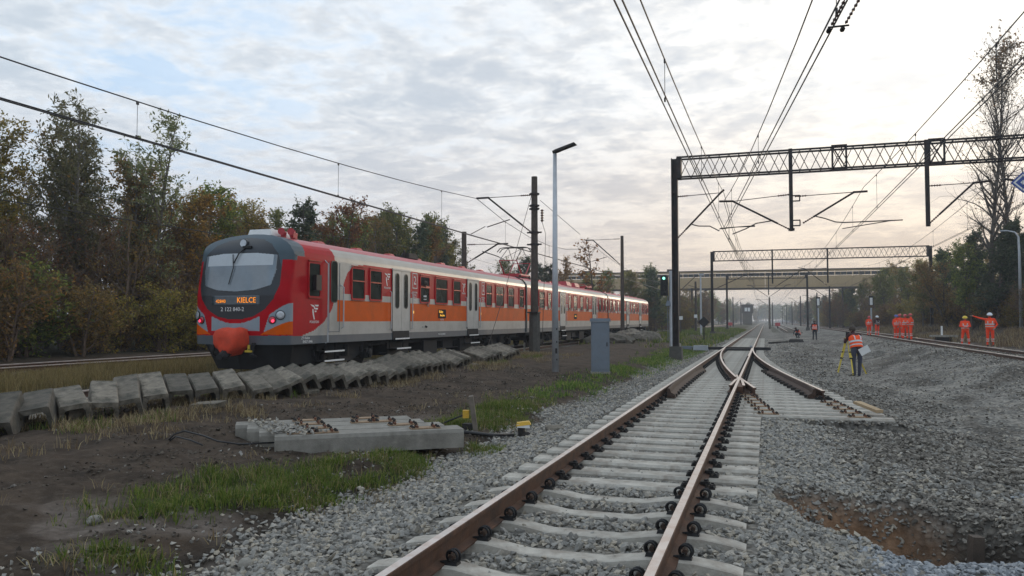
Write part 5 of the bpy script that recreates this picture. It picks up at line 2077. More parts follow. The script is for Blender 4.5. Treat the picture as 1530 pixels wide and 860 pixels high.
# ------------------------------------------------------------------ concrete cable troughs along the train
def trough_mesh(seed, L=1.0, w=.45, h=.34, wall=.07):
    """trough lying upside down: U section open below, chipped edges"""
    rs = np.random.RandomState(seed)
    prof = [(-w / 2, 0), (-w / 2 + .02, h * .62), (-w / 2 + .03, h - .02), (-w / 2 + .05, h), (w / 2 - .05, h), (w / 2 - .03, h - .02), (w / 2 - .02, h * .62), (w / 2, 0), (w / 2 - wall, 0), (w / 2 - wall - .015, h - wall - .05), (w / 2 - wall - .05, h - wall), (-w / 2 + wall + .05, h - wall), (-w / 2 + wall + .015, h - wall - .05), (-w / 2 + wall, 0)]
    n = len(prof)
    k_ = 7
    vs = []
    for i in range(k_):
        y = -L / 2 + L * i / (k_ - 1)
        e = .0025
        for x, z in prof:
            dy = rs.normal() * (.012 if i in (0, k_ - 1) else 0)
            vs.append((x + rs.normal() * e * .6, y + dy, z + rs.normal() * e))
    fs = []
    for i in range(k_ - 1):
        for j in range(n):
            a, b = i * n + j, i * n + (j + 1) % n
            fs.append((a, b, b + n, a + n))
    for o, fl in ((0, False), ((k_ - 1) * n, True)):
        for tri in ((0, 1, 12, 13), (1, 2, 11, 12), (2, 3, 11), (3, 4, 10, 11), (4, 5, 10), (5, 6, 9, 10), (6, 7, 8, 9)):
            f = tuple(o + q_ for q_ in tri)
            fs.append(f if fl else f[::-1])
    mb = MB()
    mb.add(vs, [f[::-1] for f in fs])
    return mb.mesh('cable_trough', M['concrete_old'])


TRM = [trough_mesh(s) for s in range(6)]
PATH = [(-10.15, 6.9), (-10.05, 8.2), (-10.2, 9.6), (-10.15, 11.2), (-9.55, 13.0), (-9.25, 15.2), (-9.2, 17.6), (-9.35, 20.0), (-9.55, 22.3), (-9.75, 24.6), (-9.9, 27.5), (-10.0, 31), (-9.7, 34)]
rsT = random.Random(8)


def path_at(s):
    for (a, b) in zip(PATH, PATH[1:]):
        d = math.hypot(b[0] - a[0], b[1] - a[1])
        if s <= d:
            return a[0] + (b[0] - a[0]) * s / d, a[1] + (b[1] - a[1]) * s / d
        s -= d
    return PATH[-1]


TL = ['weathered concrete trough at the very left end of the row, cut by the picture edge', 'wide lichen-grey concrete trough second in the row from the left', 'concrete trough third from the left, with a broken lump against its side', 'concrete trough fourth in the row from the left, leaning back', 'tall tilted concrete trough with a dark mossy edge, fifth from the left', 'square-set concrete trough with its whole dark opening showing']
s = 0.0
i = 0
while s < 23.5:
    x, y = path_at(s)
    near = s < 6.5
    gap = (.55 if s < 4.2 else .50 if s < 7 else .43 if s < 14 else .40) + rsT.uniform(-.05, .07)
    if 14.9 < s < 15.8 or 17.4 < s < 18.9 or 20.6 < s < 21.4 or 18.2 < s < 18.8 or 24.0 < s < 24.6:
        s += .4
        continue
    lab = TL[i] if i < len(TL) else 'grey concrete trough lying open side down in the row, ' + ('left of the train nose' if s < 7 else 'below the nose of the train' if s < 8.6 else 'below the cab side window' if s < 10 else 'below the front passenger windows' if s < 12 else 'below the first doors' if s < 14.6 else 'between the first and second doors' if s < 17 else 'near the brown mast')
    o = link('cable_trough', TRM[rsT.randrange(6)])
    tag(o, lab, 'concrete trough', 'concrete troughs in a row beside the train')
    az = R(42 + min(s, 9) * 2.2) + rsT.uniform(-.14, .14)
    lean = rsT.uniform(.03, .20) if near else rsT.uniform(.22, .48)
    o.rotation_euler = (R(17) + rsT.uniform(-.10, .08), lean * -1 if i not in (0, 5) else .05, az)
    o.scale = (1, rsT.uniform(.92, 1.05), rsT.uniform(.95, 1.06))
    o.location = (x, y, G(x, y) + .065 + rsT.uniform(-.03, .03))
    s += gap
    i += 1
for (x, y, dx, lab) in ((-9.0, 13.9, .3, 'small broken concrete piece lying in front of the trough row'), (-9.05, 10.9, .55, 'flat concrete slab half buried before the open trough'), (-9.35, 19.6, .35, 'pale concrete fragment on edge beside the troughs'), (-9.15, 23.3, .6, 'thin flat concrete slab lying near the mast'), (-10.0, 9.15, .3, 'rounded concrete lump wedged between two left troughs')):
    b = MB()
    b.prism([(-dx / 2, -.12, 0), (dx / 2, -.15, 0), (dx / 2 + .03, .1, 0), (0, .16, 0), (-dx / 2, .13, 0)], (.02, 0, .08 if 'lump' not in lab else .28))
    tag(b.build('concrete_fragment', M['concrete_old'], None, False, (x, y, G(x, y)), (.1, -.08, rsT.uniform(0, 3))), lab, 'concrete piece')
# upturned rubble heap beyond the train's end
for j, (x, y, w, h) in enumerate(((-9.6, 58, 2.4, .9), (-8.2, 56.5, 2.0, .8), (-10.2, 52, 3.0, .7))):
    bm = bmesh.new()
    bmesh.ops.create_icosphere(bm, subdivisions=3, radius=1)
    rs = np.random.RandomState(40 + j)
    for v in bm.verts:
        k_ = 1 + .45 * (float(fbm(np.array([v.co.x * 2.2 + 9 * j]), np.array([v.co.y * 2.2 + v.co.z * 1.7]), 4)[0]) - .5) + rs.normal() * .05
        v.co = Vector((v.co.x * w * .6 * k_, v.co.y * w * .5 * k_, max(v.co.z, -.2) * h * k_))
    me = bpy.data.meshes.new('rubble_heap')
    bm.to_mesh(me)
    bm.free()
    me.materials.append(M['concrete_old'])
    tag(link('rubble_heap', me, None, (x, y, G(x, y))), ('grey rubble heap left of the gantry foot', 'smaller dark rubble heap touching the gantry foot', 'low rubble mound between train and cabinet')[j], 'rubble heap')

# ------------------------------------------------------------------ four spare bearers on the dirt
A = Vector((-5.83, 8.25, 0))
Bv = Vector((-3.86, 9.66, 0))
ax = (Bv - A).normalized()
nx_ = Vector((-ax.y, ax.x, 0))
Lb = (Bv - A).length
ang = math.atan2(ax.y, ax.x)
PL2 = plate_mesh(.40, False)
LABB = ['spare concrete sleeper nearest the track, front one of the four lying on the dirt', 'second spare concrete sleeper from the front of the stack of four', 'third spare concrete sleeper from the front of the stack of four', 'rearmost spare concrete sleeper of the four, with a heap of stones on its end']
for i in range(4):
    off = .425 * i
    sh = (-.0, -.18, -.36, -.50)[i]
    t = thing('spare_sleeper', LABB[i], 'sleeper', tuple(A + nx_ * (off + .20) + ax * (sh + Lb / 2)) [:2] + (-.20,), ang, group='spare concrete sleepers lying on the dirt')
    b = MB()
    pr = [(-.205, 0), (.205, 0), (.205, .20), (.185, .245), (-.185, .245), (-.205, .20)]
    L_ = Lb + (0, .02, -.02, .03)[i]
    b.prism([(-L_ / 2, a, z) for a, z in pr][::-1], (L_, 0, 0))
    b.build('beam', M['concrete_new'], t)
    for px in (-.62 + .12 * i, .72 - .05 * i):
        link('baseplate', PL2, t, (px, 0, .247), (0, 0, .05))
    if i == 0:
        link('baseplate', PL2, t, (-.86, .02, .247), (0, 0, -.03))
    if i == 2:
        link('baseplate', PL2, t, (.38, 0, .247), (0, 0, .02))
rs = np.random.RandomState(77)
n = 150
u = np.concatenate([rs.normal(-.98, .16, n), rs.normal(-.85, .12, 40)])
v = np.concatenate([rs.uniform(.05, 1.6, n), rs.uniform(.05, .5, 40)])
u = np.clip(u, -1.16, -.55) - .25 * v
P = np.stack([A.x + ax.x * (Lb / 2 + u) + nx_.x * v, A.y + ax.y * (Lb / 2 + u) + nx_.y * v, .06 + rs.uniform(0, .035, len(u))], 1)
scatter('loose_stones', P, rs.uniform(.035, .085, len(u)), rock_protos(10, 5, 10), M['stone'], 78)
n = 60
P = np.stack([rs.normal(-6.2, .16, n), rs.normal(8.75, .45, n), np.full(n, -.17)], 1)
P[:, 2] = gz(P[:, 0], P[:, 1]) + .01
scatter('spilled_stones', P, rs.uniform(.03, .08, n), rock_protos(8, 6, 9), M['stone'], 79)

# small things on the ground
b = MB()
b.tube([(-7.42, 8.2, -.06), (-7.36, 8.24, .02), (-7.25, 8.3, .06), (-6.9, 8.25, .02), (-6.6, 8.15, -.02), (-6.35, 8.25, -.06), (-6.0, 8.7, -.08)], .011, 6)
b.tube([(-7.38, 8.18, -.06), (-7.3, 8.2, .0), (-7.0, 8.12, -.02), (-6.75, 8.05, -.06)], .010, 6)
tag(b.build('black_cable', M['cable'], None, True, (0, 0, -.01)), 'thin black cable looping up out of the dirt left of the spare sleepers', 'cable')
t = thing('axle_counter', 'yellow-capped track sensor head standing in the ballast right of the spare sleepers', 'track sensor', (-3.68, 11.75, G(-3.68, 11.75)))
b = MB()
b.box((0, 0, .22), (.24, .13, .055), (0, -.12, .3), taper=.8)
b.box((0, 0, .18), (.20, .12, .05), (0, .05, .3), m=1)
b.build('cap', [M['yellow'], M['white']], t)
b = MB()
b.box((-.03, 0, .07), (.09, .09, .20))
b.lathe((.06, -.02, .0), [(.07, 0), (.075, .05), (.04, .09)], 9)
b.box((.12, .02, .03), (.18, .10, .07), (0, .2, .4))
b.build('base', M['dark_iron'], t)
t = thing('axle_counter', 'yellow sensor clamped to a short upright grey board behind the spare sleepers', 'track sensor', (-4.5, 11.5, G(-4.5, 11.5)))
MB().box((.07, 0, .22), (.07, .22, .62), (0, -.14, .35)).build('board', M['wood_grey'], t)
MB().box((-.05, -.02, .24), (.10, .10, .12), (0, 0, .3)).build('cap', M['yellow'], t)
MB().tube([(-.1, 0, .22), (-.3, -.02, .14), (-.55, -.1, .03)], .015, 6).build('lead', M['cable'], t)
MB().box((0, 0, .04), (.2, .14, .10)).build('base', M['dark_iron'], t)
b = MB()
b.tube([(-4.75, 10.9, G(-4.75, 10.9) + .03), (-4.35, 10.95, G(-4.35, 10.95) + .04), (-4.05, 11.2, G(-4.05, 11.2) + .04), (-3.8, 11.6, G(-3.8, 11.6) + .05)], .028, 7)
tag(b.build('thick_cable', M['cable'], None, True), 'thick dark cable on the ballast running to the yellow-capped sensor', 'cable')


def boulder(name, lab, x, y, dx, dy, dz, mt, seed):
    bm = bmesh.new()
    bmesh.ops.create_icosphere(bm, subdivisions=2, radius=1)
    rs = np.random.RandomState(seed)
    d = [Vector(rs.normal(size=3)).normalized() for _ in range(12)]
    for v in bm.verts:
        k_ = min([1.0] + [.78 / max(.2, v.co.normalized().dot(q_)) for q_ in d if v.co.normalized().dot(q_) > .78])
        v.co = Vector((v.co.x * dx, v.co.y * dy, v.co.z * dz)) * k_
    me = bpy.data.meshes.new(name)
    bm.to_mesh(me)
    bm.free()
    me.materials.append(M[mt])
    tag(link(name, me, None, (x, y, G(x, y) + dz * .45), (0, 0, rs.rand() * 3)), lab, 'stone')


boulder('field_stone', 'pale rounded stone lying alone on the dirt at the lower left', -5.25, 5.0, .075, .06, .05, 'concrete_new', 3)
boulder('field_stone', 'flat dark slab of stone on the ballast beside the yellow-capped sensor', -3.3, 12.3, .30, .16, .07, 'concrete_old', 5)
boulder('field_stone', 'pale stone beside the tipped ballast at the lower left edge of the track bed', -3.7, 4.9, .07, .05, .06, 'concrete_new', 8)
bd = MB().box((0, 0, .05), (.14, .62, .05), (.16, 0, .55), taper=.98)
tag(bd.build('timber_board', M['wood_new'], None, False, (1.72, 15.15, -.10)), 'short new timber board lying on the right end of the long sleepers', 'board')
for (x, y, h, w, lab) in ((1.80, 8.15, .42, .11, 'dark wooden stump standing upright in the pit'), (2.42, 8.1, .32, .11, 'second dark stump half sunk in blue-grey stones right of the pit')):
    z = G(x, y)
    b = MB().box((0, 0, h / 2 - .08), (w, w * .9, h + .16), (.03, .04, .3), taper=.94)
    tag(b.build('wooden_stump', M['mast_wood'], None, False, (x, y, z)), lab, 'stump')
b = MB().box((0, 0, .02), (.34, .10, .05), (0, 0, .5))
tag(b.build('white_block', M['white'], None, False, (1.55, 52, G(1.55, 52))), 'small white block lying beyond the turnout', 'block')
b = MB()
b.box((0, 0, .06), (3.6, .18, .12), (0, 0, 1.2))
tag(b.build('loose_rail_piece', M['dark_iron'], None, False, (.9, 62, G(.9, 62))), 'dark piece of rail lying right of the track beyond the turnout', 'rail piece')
b = MB()
b.box((0, 0, .12), (1.2, .7, .24), taper=.8)
tag(b.build('dark_pad', M['dark_iron'], None, False, (2.3, 66, G(2.3, 66))), 'dark flat block on the gravel left of the crouching worker', 'block')
t = thing('relay_base', 'low concrete table with a white post beside the right-hand workers', 'base', (10.9, 56, .12))
MB().box((0, 0, .35), (1.5, .8, .12)).build('slab', M['concrete_new'], t)
MB().box((0, 0, .12), (.9, .5, .34)).build('plinth', M['dark_iron'], t)
MB().tube([(-.1, 0, .4), (-.1, 0, 1.0)], .06, 6).build('post', M['white'], t)

# ------------------------------------------------------------------ people
def person(label, x, y, zg, face, pose, top='hi_orange', legs='hi_orange', hat=None, H=1.76, vest=True, seat_z=None, vest_m='hi_vest', arms=None, group=None):
    """one continuous body (tapered limbs fused together) with clothes, helmet and hands; faces -Y before turning"""
    t = thing('person', label, 'person', (x, y, zg), face, group)
    s = H / 1.76
    J = dict(pel=(0, 0, .96), waist=(0, 0, 1.10), chest=(0, .005, 1.33), neck=(0, .01, 1.49), head=(0, -.015, 1.62),
             hipR=(.10, 0, .92), hipL=(-.10, 0, .92), kneeR=(.115, -.01, .51), kneeL=(-.115, -.01, .51), ankR=(.12, .02, .09), ankL=(-.12, .02, .09),
             toeR=(.14, -.15, .035), toeL=(-.14, -.15, .035), shR=(.19, .01, 1.43), shL=(-.19, .01, 1.43), elR=(.26, .03, 1.15), elL=(-.26, .03, 1.15),
             wrR=(.25, -.07, .92), wrL=(-.25, -.07, .92))
    J.update(pose)
    J = {k_: Vector(v) * s for k_, v in J.items()}
    hd = {}
    for sd in 'RL':
        d = (J['wr' + sd] - J['el' + sd]).normalized()
        hd[sd] = (J['wr' + sd] + d * .085 * s, d)
    segs = [('pel', 'waist', .150, .135, 't'), ('waist', 'chest', .140, .165, 't'), ('chest', 'neck', .150, .065, 't'), ('shR', 'shL', .075, .075, 't'),
            ('neck', 'head', .058, .06, 's')]
    for sd in 'RL':
        segs += [('hip' + sd, 'knee' + sd, .098, .070, 'l'), ('knee' + sd, 'ank' + sd, .068, .050, 'l'), ('ank' + sd, 'toe' + sd, .055, .04, 'b'), ('pel', 'hip' + sd, .13, .10, 'l'),
                 ('sh' + sd, 'el' + sd, .066, .050, 't'), ('el' + sd, 'wr' + sd, .048, .036, 't')]
    bones = []
    mb = MB()
    for a, b_, r0, r1, z in segs:
        pa, pb = J[a], J[b_]
        bones.append((pa, pb, z))
        n = 5
        d = (pb - pa)
        L = max(d.length, 1e-4)
        u = d / L
        pts, rr = [], []
        for i in range(-2, n + 3):
            f_ = i / n
            if i < 0:
                q_ = -i / 2
                pts.append(pa - u * r0 * s * math.sin(q_ * PI / 2) * .95)
                rr.append(max(.004, r0 * s * math.cos(q_ * PI / 2)))
            elif i > n:
                q_ = (i - n) / 2
                pts.append(pb + u * r1 * s * math.sin(q_ * PI / 2) * .95)
                rr.append(max(.004, r1 * s * math.cos(q_ * PI / 2)))
            else:
                pts.append(pa + d * f_)
                rr.append((r0 + (r1 - r0) * f_) * s)
        mb.tube(pts, rr, 10)
    # widen the trunk: a second and third core beside the spine
    for sx in (-.055, .055):
        o = Vector((sx * s, 0, 0))
        mb.tube([J['pel'] + o * .8, J['waist'] + o, J['chest'] + o * 1.5, J['chest'].lerp(J['neck'], .45) + o * 1.3], [.125 * s, .125 * s, .125 * s, .08 * s], 10)
    hu = (J['head'] - J['neck']).normalized()
    hc = J['head'] + hu * .035 * s
    bones.append((J['head'], hc + hu * .1, 's'))
    fwd = Vector((0, -1, 0))
    if 'look' in pose:
        fwd = (J['look'] / s).normalized()
    fwd = (fwd - hu * fwd.dot(hu)).normalized()
    for c_, r_ in ((hc, .098), (hc + fwd * .03 - hu * .04, .078), (hc - fwd * .025 + hu * .015, .092)):
        mb.lathe(c_ - hu * r_ * s, [(max(.003, r_ * s * math.sin(q_)), r_ * s * (1 - math.cos(q_))) for q_ in np.linspace(.05, PI - .05, 9)], 12, axis=hu)
    mb.box(hc + fwd * .108 * s - hu * .02 * s, (.028 * s, .03 * s, .045 * s))
    ear = hu.cross(fwd)
    for sd in (-1, 1):
        mb.box(hc + ear * sd * .095 * s - hu * .02 * s, (.022 * s, .035 * s, .055 * s))
    for sd in 'RL':
        p, d = hd[sd]
        bones.append((J['wr' + sd] + d * .02, p + d * .1, 's'))
        mb.tube([J['wr' + sd], p, p + d * .012], [.034 * s, .040 * s, .036 * s], 8)
    me = mb.mesh('body', [])
    tmp = link('body', me)
    md = tmp.modifiers.new('fuse', 'REMESH')
    md.mode = 'VOXEL'
    md.voxel_size = .020
    sm = tmp.modifiers.new('smooth', 'SMOOTH')
    sm.iterations = 2
    sm.factor = .5
    dg = bpy.context.evaluated_depsgraph_get()
    body = bpy.data.meshes.new_from_object(tmp.evaluated_get(dg))
    bpy.data.objects.remove(tmp)
    # fingers: four of unequal length and a thumb from the side of the palm
    fb = MB()
    for sd in 'RL':
        p, d = hd[sd]
        side = d.cross(Vector((0, 0, 1)) if abs(d.z) < .8 else Vector((0, 1, 0))).normalized()
        nrm = d.cross(side).normalized()
        for i, ln in enumerate((.075, .085, .08, .062)):
            b0 = p + d * .008 * s + side * (-.03 + .02 * i) * s
            k1 = b0 + d * ln * .55 * s + nrm * .006
            k2 = k1 + (d * .8 + nrm * .55).normalized() * ln * .5 * s
            fb.tube([b0 - d * .03 * s, k1, k2], [.0105 * s, .0095 * s, .007 * s], 5)
        b0 = p - d * .045 * s - side * .035 * s
        fb.tube([b0, b0 + (d - side * .9).normalized() * .04 * s, b0 + (d - side * .4 + nrm * .3).normalized() * .075 * s], [.013 * s, .011 * s, .008 * s], 5)
    bm = bmesh.new()
    bm.from_mesh(body)
    n0 = len(bm.faces)
    bm.from_mesh(fb.mesh('hands', []))
    bm.to_mesh(body)
    bm.free()
    zones = ['t', 'l', 's', 'b']
    body.materials.clear()
    for mm in (top, legs, 'skin', 'boot'):
        body.materials.append(M[mm])
    ix = []
    for pf in body.polygons:
        if pf.index >= n0:
            ix.append(2)
            continue
        c_ = pf.center
        best, bz = 1e9, 't'
        for pa, pb, z in bones:
            ab = pb - pa
            u = max(0, min(1, (c_ - pa).dot(ab) / max(ab.length_squared, 1e-9)))
            dd = (c_ - pa - ab * u).length - (.06 if z == 't' else .045 if z == 'l' else .02)
            if dd < best:
                best, bz = dd, z
        ix.append(zones.index(bz))
    body.polygons.foreach_set('material_index', ix)
    body.polygons.foreach_set('use_smooth', [True] * len(ix))
    link('body', body, t)
    # waistcoat with reflective bands
    up = (J['neck'] - J['pel']).normalized()
    rt_ = (J['shR'] - J['shL']).normalized()
    fd = up.cross(rt_).normalized()

    def ring(f_, rx, ry, n=16):
        c_ = J['pel'].lerp(J['waist'], f_) if f_ < 1 else J['waist'].lerp(J['chest'], f_ - 1) if f_ < 2 else J['chest'].lerp(J['neck'], f_ - 2)
        return [c_ + rt_ * rx * s * math.cos(2 * PI * j / n) + fd * ry * s * math.sin(2 * PI * j / n) for j in range(n)]
    if vest:
        vb = MB()
        lv = [(.15, .215, .165), (1, .205, .160), (1.5, .215, .168), (2.0, .228, .172), (2.45, .20, .135)]
        R_ = [ring(*q_) for q_ in lv]
        vb.v = [tuple(p) for r_ in R_ for p in r_]
        for i in range(len(R_) - 1):
            for j in range(16):
                vb.f.append((i * 16 + j, i * 16 + (j + 1) % 16, (i + 1) * 16 + (j + 1) % 16, (i + 1) * 16 + j))
                vb.m.append(0)
        vb.build('waistcoat', M[vest_m], t, True)
    bb = MB()
    for f_, rx, ry in ((.75, .212, .167), (1.35, .219, .172)):
        a, b_ = ring(f_ - .13, rx, ry), ring(f_ + .13, rx, ry)
        bb.add(a + b_, [(j, (j + 1) % 16, 16 + (j + 1) % 16, 16 + j) for j in range(16)])
    if vest or legs == 'hi_orange':
        for sx in (-1, 1):
            pts = [J['waist'].lerp(J['chest'], .5) + rt_ * sx * .10 * s + fd * .172 * s, J['chest'] + rt_ * sx * .11 * s + fd * .172 * s, J['chest'].lerp(J['neck'], .6) + rt_ * sx * .10 * s + fd * .08 * s,
                   J['chest'] + rt_ * sx * .11 * s - fd * .172 * s, J['waist'].lerp(J['chest'], .5) + rt_ * sx * .10 * s - fd * .172 * s]
            for a, b_ in zip(pts, pts[1:]):
                w_ = rt_ * .022 * s
                bb.add([a - w_, a + w_, b_ + w_, b_ - w_], [(0, 1, 2, 3)])
    if legs == 'hi_orange':
        for sd in 'RL':
            for f_ in (.25, .5):
                p = J['knee' + sd].lerp(J['ank' + sd], f_)
                d = (J['ank' + sd] - J['knee' + sd]).normalized() * .022
                bb.tube([p - d, p + d], .076 * s, 10)
    bb.build('reflective_band', M['reflective'], t)
    if hat:
        hm = MB()
        c_ = hc + hu * .02 * s
        hm.lathe(c_, [(.150, -.004), (.152, .006), (.128, .012), (.122, .05), (.10, .09), (.06, .115), (.01, .122)], 14, axis=(hu - fwd * .06).normalized())
        hm.box(c_ + fwd * .15 * s + hu * .0, (.16, .09, .012))
        hm.build('helmet', M[hat], t, True)
    else:
        hm = MB()
        c_ = hc + hu * .012 * s - fwd * .012 * s
        hm.lathe(c_ - hu * .05, [(.092, -.02), (.112, .02), (.113, .06), (.10, .10), (.06, .135), (.01, .145)], 12, axis=(hu + fwd * .10).normalized())
        hm.tube([c_ - fwd * .05 * s, c_ - fwd * .055 * s - hu * .09 * s], [.085 * s, .062 * s], 10)
        hm.build('hair', M['hair'], t, True)
    return t, J


def turn(to_x, to_y, x, y):
    """rotation that makes a figure at x, y face the point"""
    return math.atan2(to_y - y, to_x - x) + PI / 2


CROSS = dict(elR=(.27, -.02, 1.17), elL=(-.27, -.02, 1.17), wrR=(.05, -.22, 1.10), wrL=(-.05, -.22, 1.14))
HIPS = dict(elR=(.36, .08, 1.18), wrR=(.2, -.04, 1.02))
WIDE = dict(ankR=(.19, .02, .09), ankL=(-.19, .02, .09), kneeR=(.16, -.02, .51), kneeL=(-.16, -.02, .51), toeR=(.23, -.13, .035), toeL=(-.23, -.13, .035))
# surveyor behind the yellow tripod, seen from behind and bent to the instrument
sx_, sy_ = 2.98, 29.1
zs = G(sx_, sy_)
person('surveyor in orange waistcoat and maroon jacket bending to the yellow tripod', sx_, sy_, zs, R(204),
       dict(waist=(0, -.03, 1.10), chest=(0, -.10, 1.32), neck=(.0, -.19, 1.46), head=(.0, -.25, 1.57), shR=(.18, -.14, 1.41), shL=(-.18, -.14, 1.41), elR=(.27, -.26, 1.17), elL=(-.25, -.28, 1.18), wrR=(.16, -.46, 1.26), wrL=(-.12, -.46, 1.28),
            ankR=(.10, .02, .09), ankL=(-.11, -.06, .09)), 'maroon', 'jeans', None, 1.80)
mb = MB()
mb.box((0, 0, 0), (.34, .018, .25), (0, R(-30), 0))
tag(mb.build('white_sheet', M['white'], None, False, (3.20, 28.86, zs + .93), (R(8), 0, R(10))), 'white folder hanging at the back of the bending surveyor', 'folder')
tp = thing('tripod', 'yellow wooden survey tripod with dark level in front of the bending surveyor', 'tripod', (2.72, 29.35, G(2.7, 29.3)))
for k_, (dx, dy) in enumerate(((-.36, -.20), (.10, -.60), (.60, .22))):
    lg = MB()
    tp0, ft = Vector((dx * .12, dy * .12, 1.22)), Vector((dx, dy, -.02))
    side = Vector((-dy, dx, 0)).normalized() * .035
    md_ = tp0.lerp(ft, .55)
    lg.bar(tp0 + side, md_ + side, .03, .03)
    lg.bar(tp0 - side, md_ - side, .03, .03)
    lg.bar(tp0.lerp(ft, .40), ft, .038, .038)
    lg.box(tp0.lerp(ft, .55), (.10, .08, .05), m=1)
    lg.box(tp0.lerp(ft, .38), (.09, .07, .04), m=1)
    lg.tube([ft + Vector((0, 0, .06)), ft - Vector((0, 0, .03))], [.03, .006], 6, m=1)
    lg.build('leg', [M['tripod_yellow'], M['black_iron']], tp)
MB().lathe((0, 0, 1.21), [(.09, 0), (.09, .03), (.05, .035), (.05, .06)], 12).build('head_plate', M['tripod_yellow'], tp)
b = MB()
b.box((0, 0, 1.36), (.12, .14, .17), taper=.9)
b.tube([(-.0, -.12, 1.40), (0, .12, 1.40)], .035, 8)
b.lathe((0, 0, 1.27), [(.07, 0), (.07, .03)], 10)
b.build('level', M['black_iron'], tp)

person('man in orange waistcoat and dark trousers walking along the bare track bed', 4.05, 72.3, G(4.05, 72.3), R(8), dict(kneeR=(.10, -.14, .53), ankR=(.10, -.20, .12), toeR=(.11, -.36, .06), kneeL=(-.09, .02, .5), ankL=(-.09, .22, .12), toeL=(-.1, .07, .03), elR=(.30, .08, 1.18), wrR=(.27, .0, .94), elL=(-.3, -.03, 1.17), wrL=(-.25, -.13, .96)), 'dark_cloth', 'dark_cloth', None, 1.74)
person('crouching worker in orange waistcoat and dark trousers near the track far off', 3.0, 80, G(3.0, 80), R(-50), dict(pel=(0, .12, .40), waist=(0, .06, .55), chest=(0, -.12, .74), neck=(0, -.24, .86), head=(0, -.31, .96), hipR=(.11, .1, .38), hipL=(-.11, .1, .38), kneeR=(.16, -.26, .50), kneeL=(-.16, -.24, .46), ankR=(.15, -.02, .10), ankL=(-.15, .0, .1), toeR=(.16, -.18, .04), toeL=(-.16, -.16, .04), shR=(.19, -.16, .82), shL=(-.19, -.16, .82), elR=(.25, -.36, .62), elL=(-.25, -.36, .60), wrR=(.12, -.48, .42), wrL=(-.12, -.48, .40)), 'dark_cloth', 'dark_cloth', None, 1.75)
GRP = 'workers in orange by the right-hand track'
person('worker in orange suit and yellow helmet with hands joined, left of the pointing worker', 10.75, 49.6, G(10.75, 49.6), turn(6, 20, 10.75, 49.6), {**CROSS, **WIDE}, 'hi_orange', 'hi_orange', 'helmet_yellow', 1.66, group=GRP)
person('worker in orange suit and white helmet pointing sideways with one arm stretched out', 11.45, 47.4, G(11.45, 47.4), turn(6, 10, 11.45, 47.4), dict(elL=(-.46, .0, 1.50), wrL=(-.72, -.02, 1.60), elR=(.33, .05, 1.17), wrR=(.2, -.12, 1.0)), 'hi_orange', 'hi_orange', 'helmet_white', 1.80, group=GRP)
person('red-helmeted worker in orange half hidden at the left of the pair', 8.75, 75.2, G(8.75, 75.2) + .05, turn(12, 60, 8.75, 75.2), dict(), 'hi_orange', 'hi_orange', 'helmet_red', 1.74, group=GRP)
person('worker in white helmet, orange overalls and dark open jacket, standing in the left pair', 9.25, 74.0, G(9.25, 74.0) + .05, turn(14, 62, 9.25, 74), {**CROSS}, 'maroon', 'hi_orange', 'helmet_white', 1.76, False, group=GRP)
person('worker in orange with blue helmet at the left of the group of four, elbow raised', 9.05, 62.3, G(9.05, 62.3) + .05, turn(12, 58, 9.05, 62.3), {**HIPS}, 'hi_orange', 'hi_orange', 'helmet_blue', 1.76, group=GRP)
person('worker in orange with red helmet just behind the blue-helmeted one', 9.55, 64.0, G(9.55, 64.0) + .05, turn(9, 50, 9.55, 64), dict(), 'hi_orange', 'hi_orange', 'helmet_red', 1.84, group=GRP)
person('worker in orange with red helmet in the middle of the group, banded chest', 9.55, 61.6, G(9.55, 61.6) + .05, turn(8, 40, 9.55, 61.6), dict(elR=(.33, .04, 1.18), wrR=(.22, -.12, 1.02), ankL=(-.16, -.05, .09)), 'hi_orange', 'hi_orange', 'helmet_red', 1.80, group=GRP)
person('worker in orange with red helmet at the right end of the group of four', 9.72, 60.4, G(9.72, 60.4) + .05, turn(4, 62, 9.72, 60.4), {**WIDE, **CROSS}, 'hi_orange', 'hi_orange', 'helmet_red', 1.84, group=GRP)
# passenger looking out of the open window
person('passenger with head at the lowered train window', TX + HW - .13, 16.85 + 8.62, 1.22, R(75), dict(neck=(0, -.08, 1.47), head=(0, -.15, 1.58)), 'dark_cloth', 'dark_cloth', None, 1.74, False)

# ------------------------------------------------------------------ trees
def tubes_np(paths, n=4):
    """many tapered tubes at once: each path is (points, radii)"""
    Vs, Fs, o = [], [], 0
    for P, r in paths:
        P = np.asarray(P)
        T = np.gradient(P, axis=0)
        T /= np.linalg.norm(T, axis=1)[:, None] + 1e-9
        A = np.cross(T, np.array([.31, .17, .93]))
        A /= np.linalg.norm(A, axis=1)[:, None] + 1e-9
        B = np.cross(T, A)
        an = 2 * PI * np.arange(n) / n
        V = P[:, None, :] + (A[:, None, :] * np.cos(an)[None, :, None] + B[:, None, :] * np.sin(an)[None, :, None]) * np.asarray(r)[:, None, None]
        k = len(P)
        i, j = np.meshgrid(np.arange(k - 1), np.arange(n), indexing='ij')
        a, b = i * n + j, i * n + (j + 1) % n
        Fs.append(np.stack([a, b, b + n, a + n], -1).reshape(-1, 4) + o)
        Vs.append(V.reshape(-1, 3))
        o += k * n
    return np.concatenate(Vs), np.concatenate(Fs)


def wander(rs, p, d, L, n, curl, up=0.0):
    pts = [np.array(p, float)]
    d = np.array(d, float)
    d /= np.linalg.norm(d)
    for _ in range(n):
        d = d + rs.normal(size=3) * curl + np.array([0, 0, up])
        d /= np.linalg.norm(d)
        pts.append(pts[-1] + d * L / n)
    return np.array(pts)


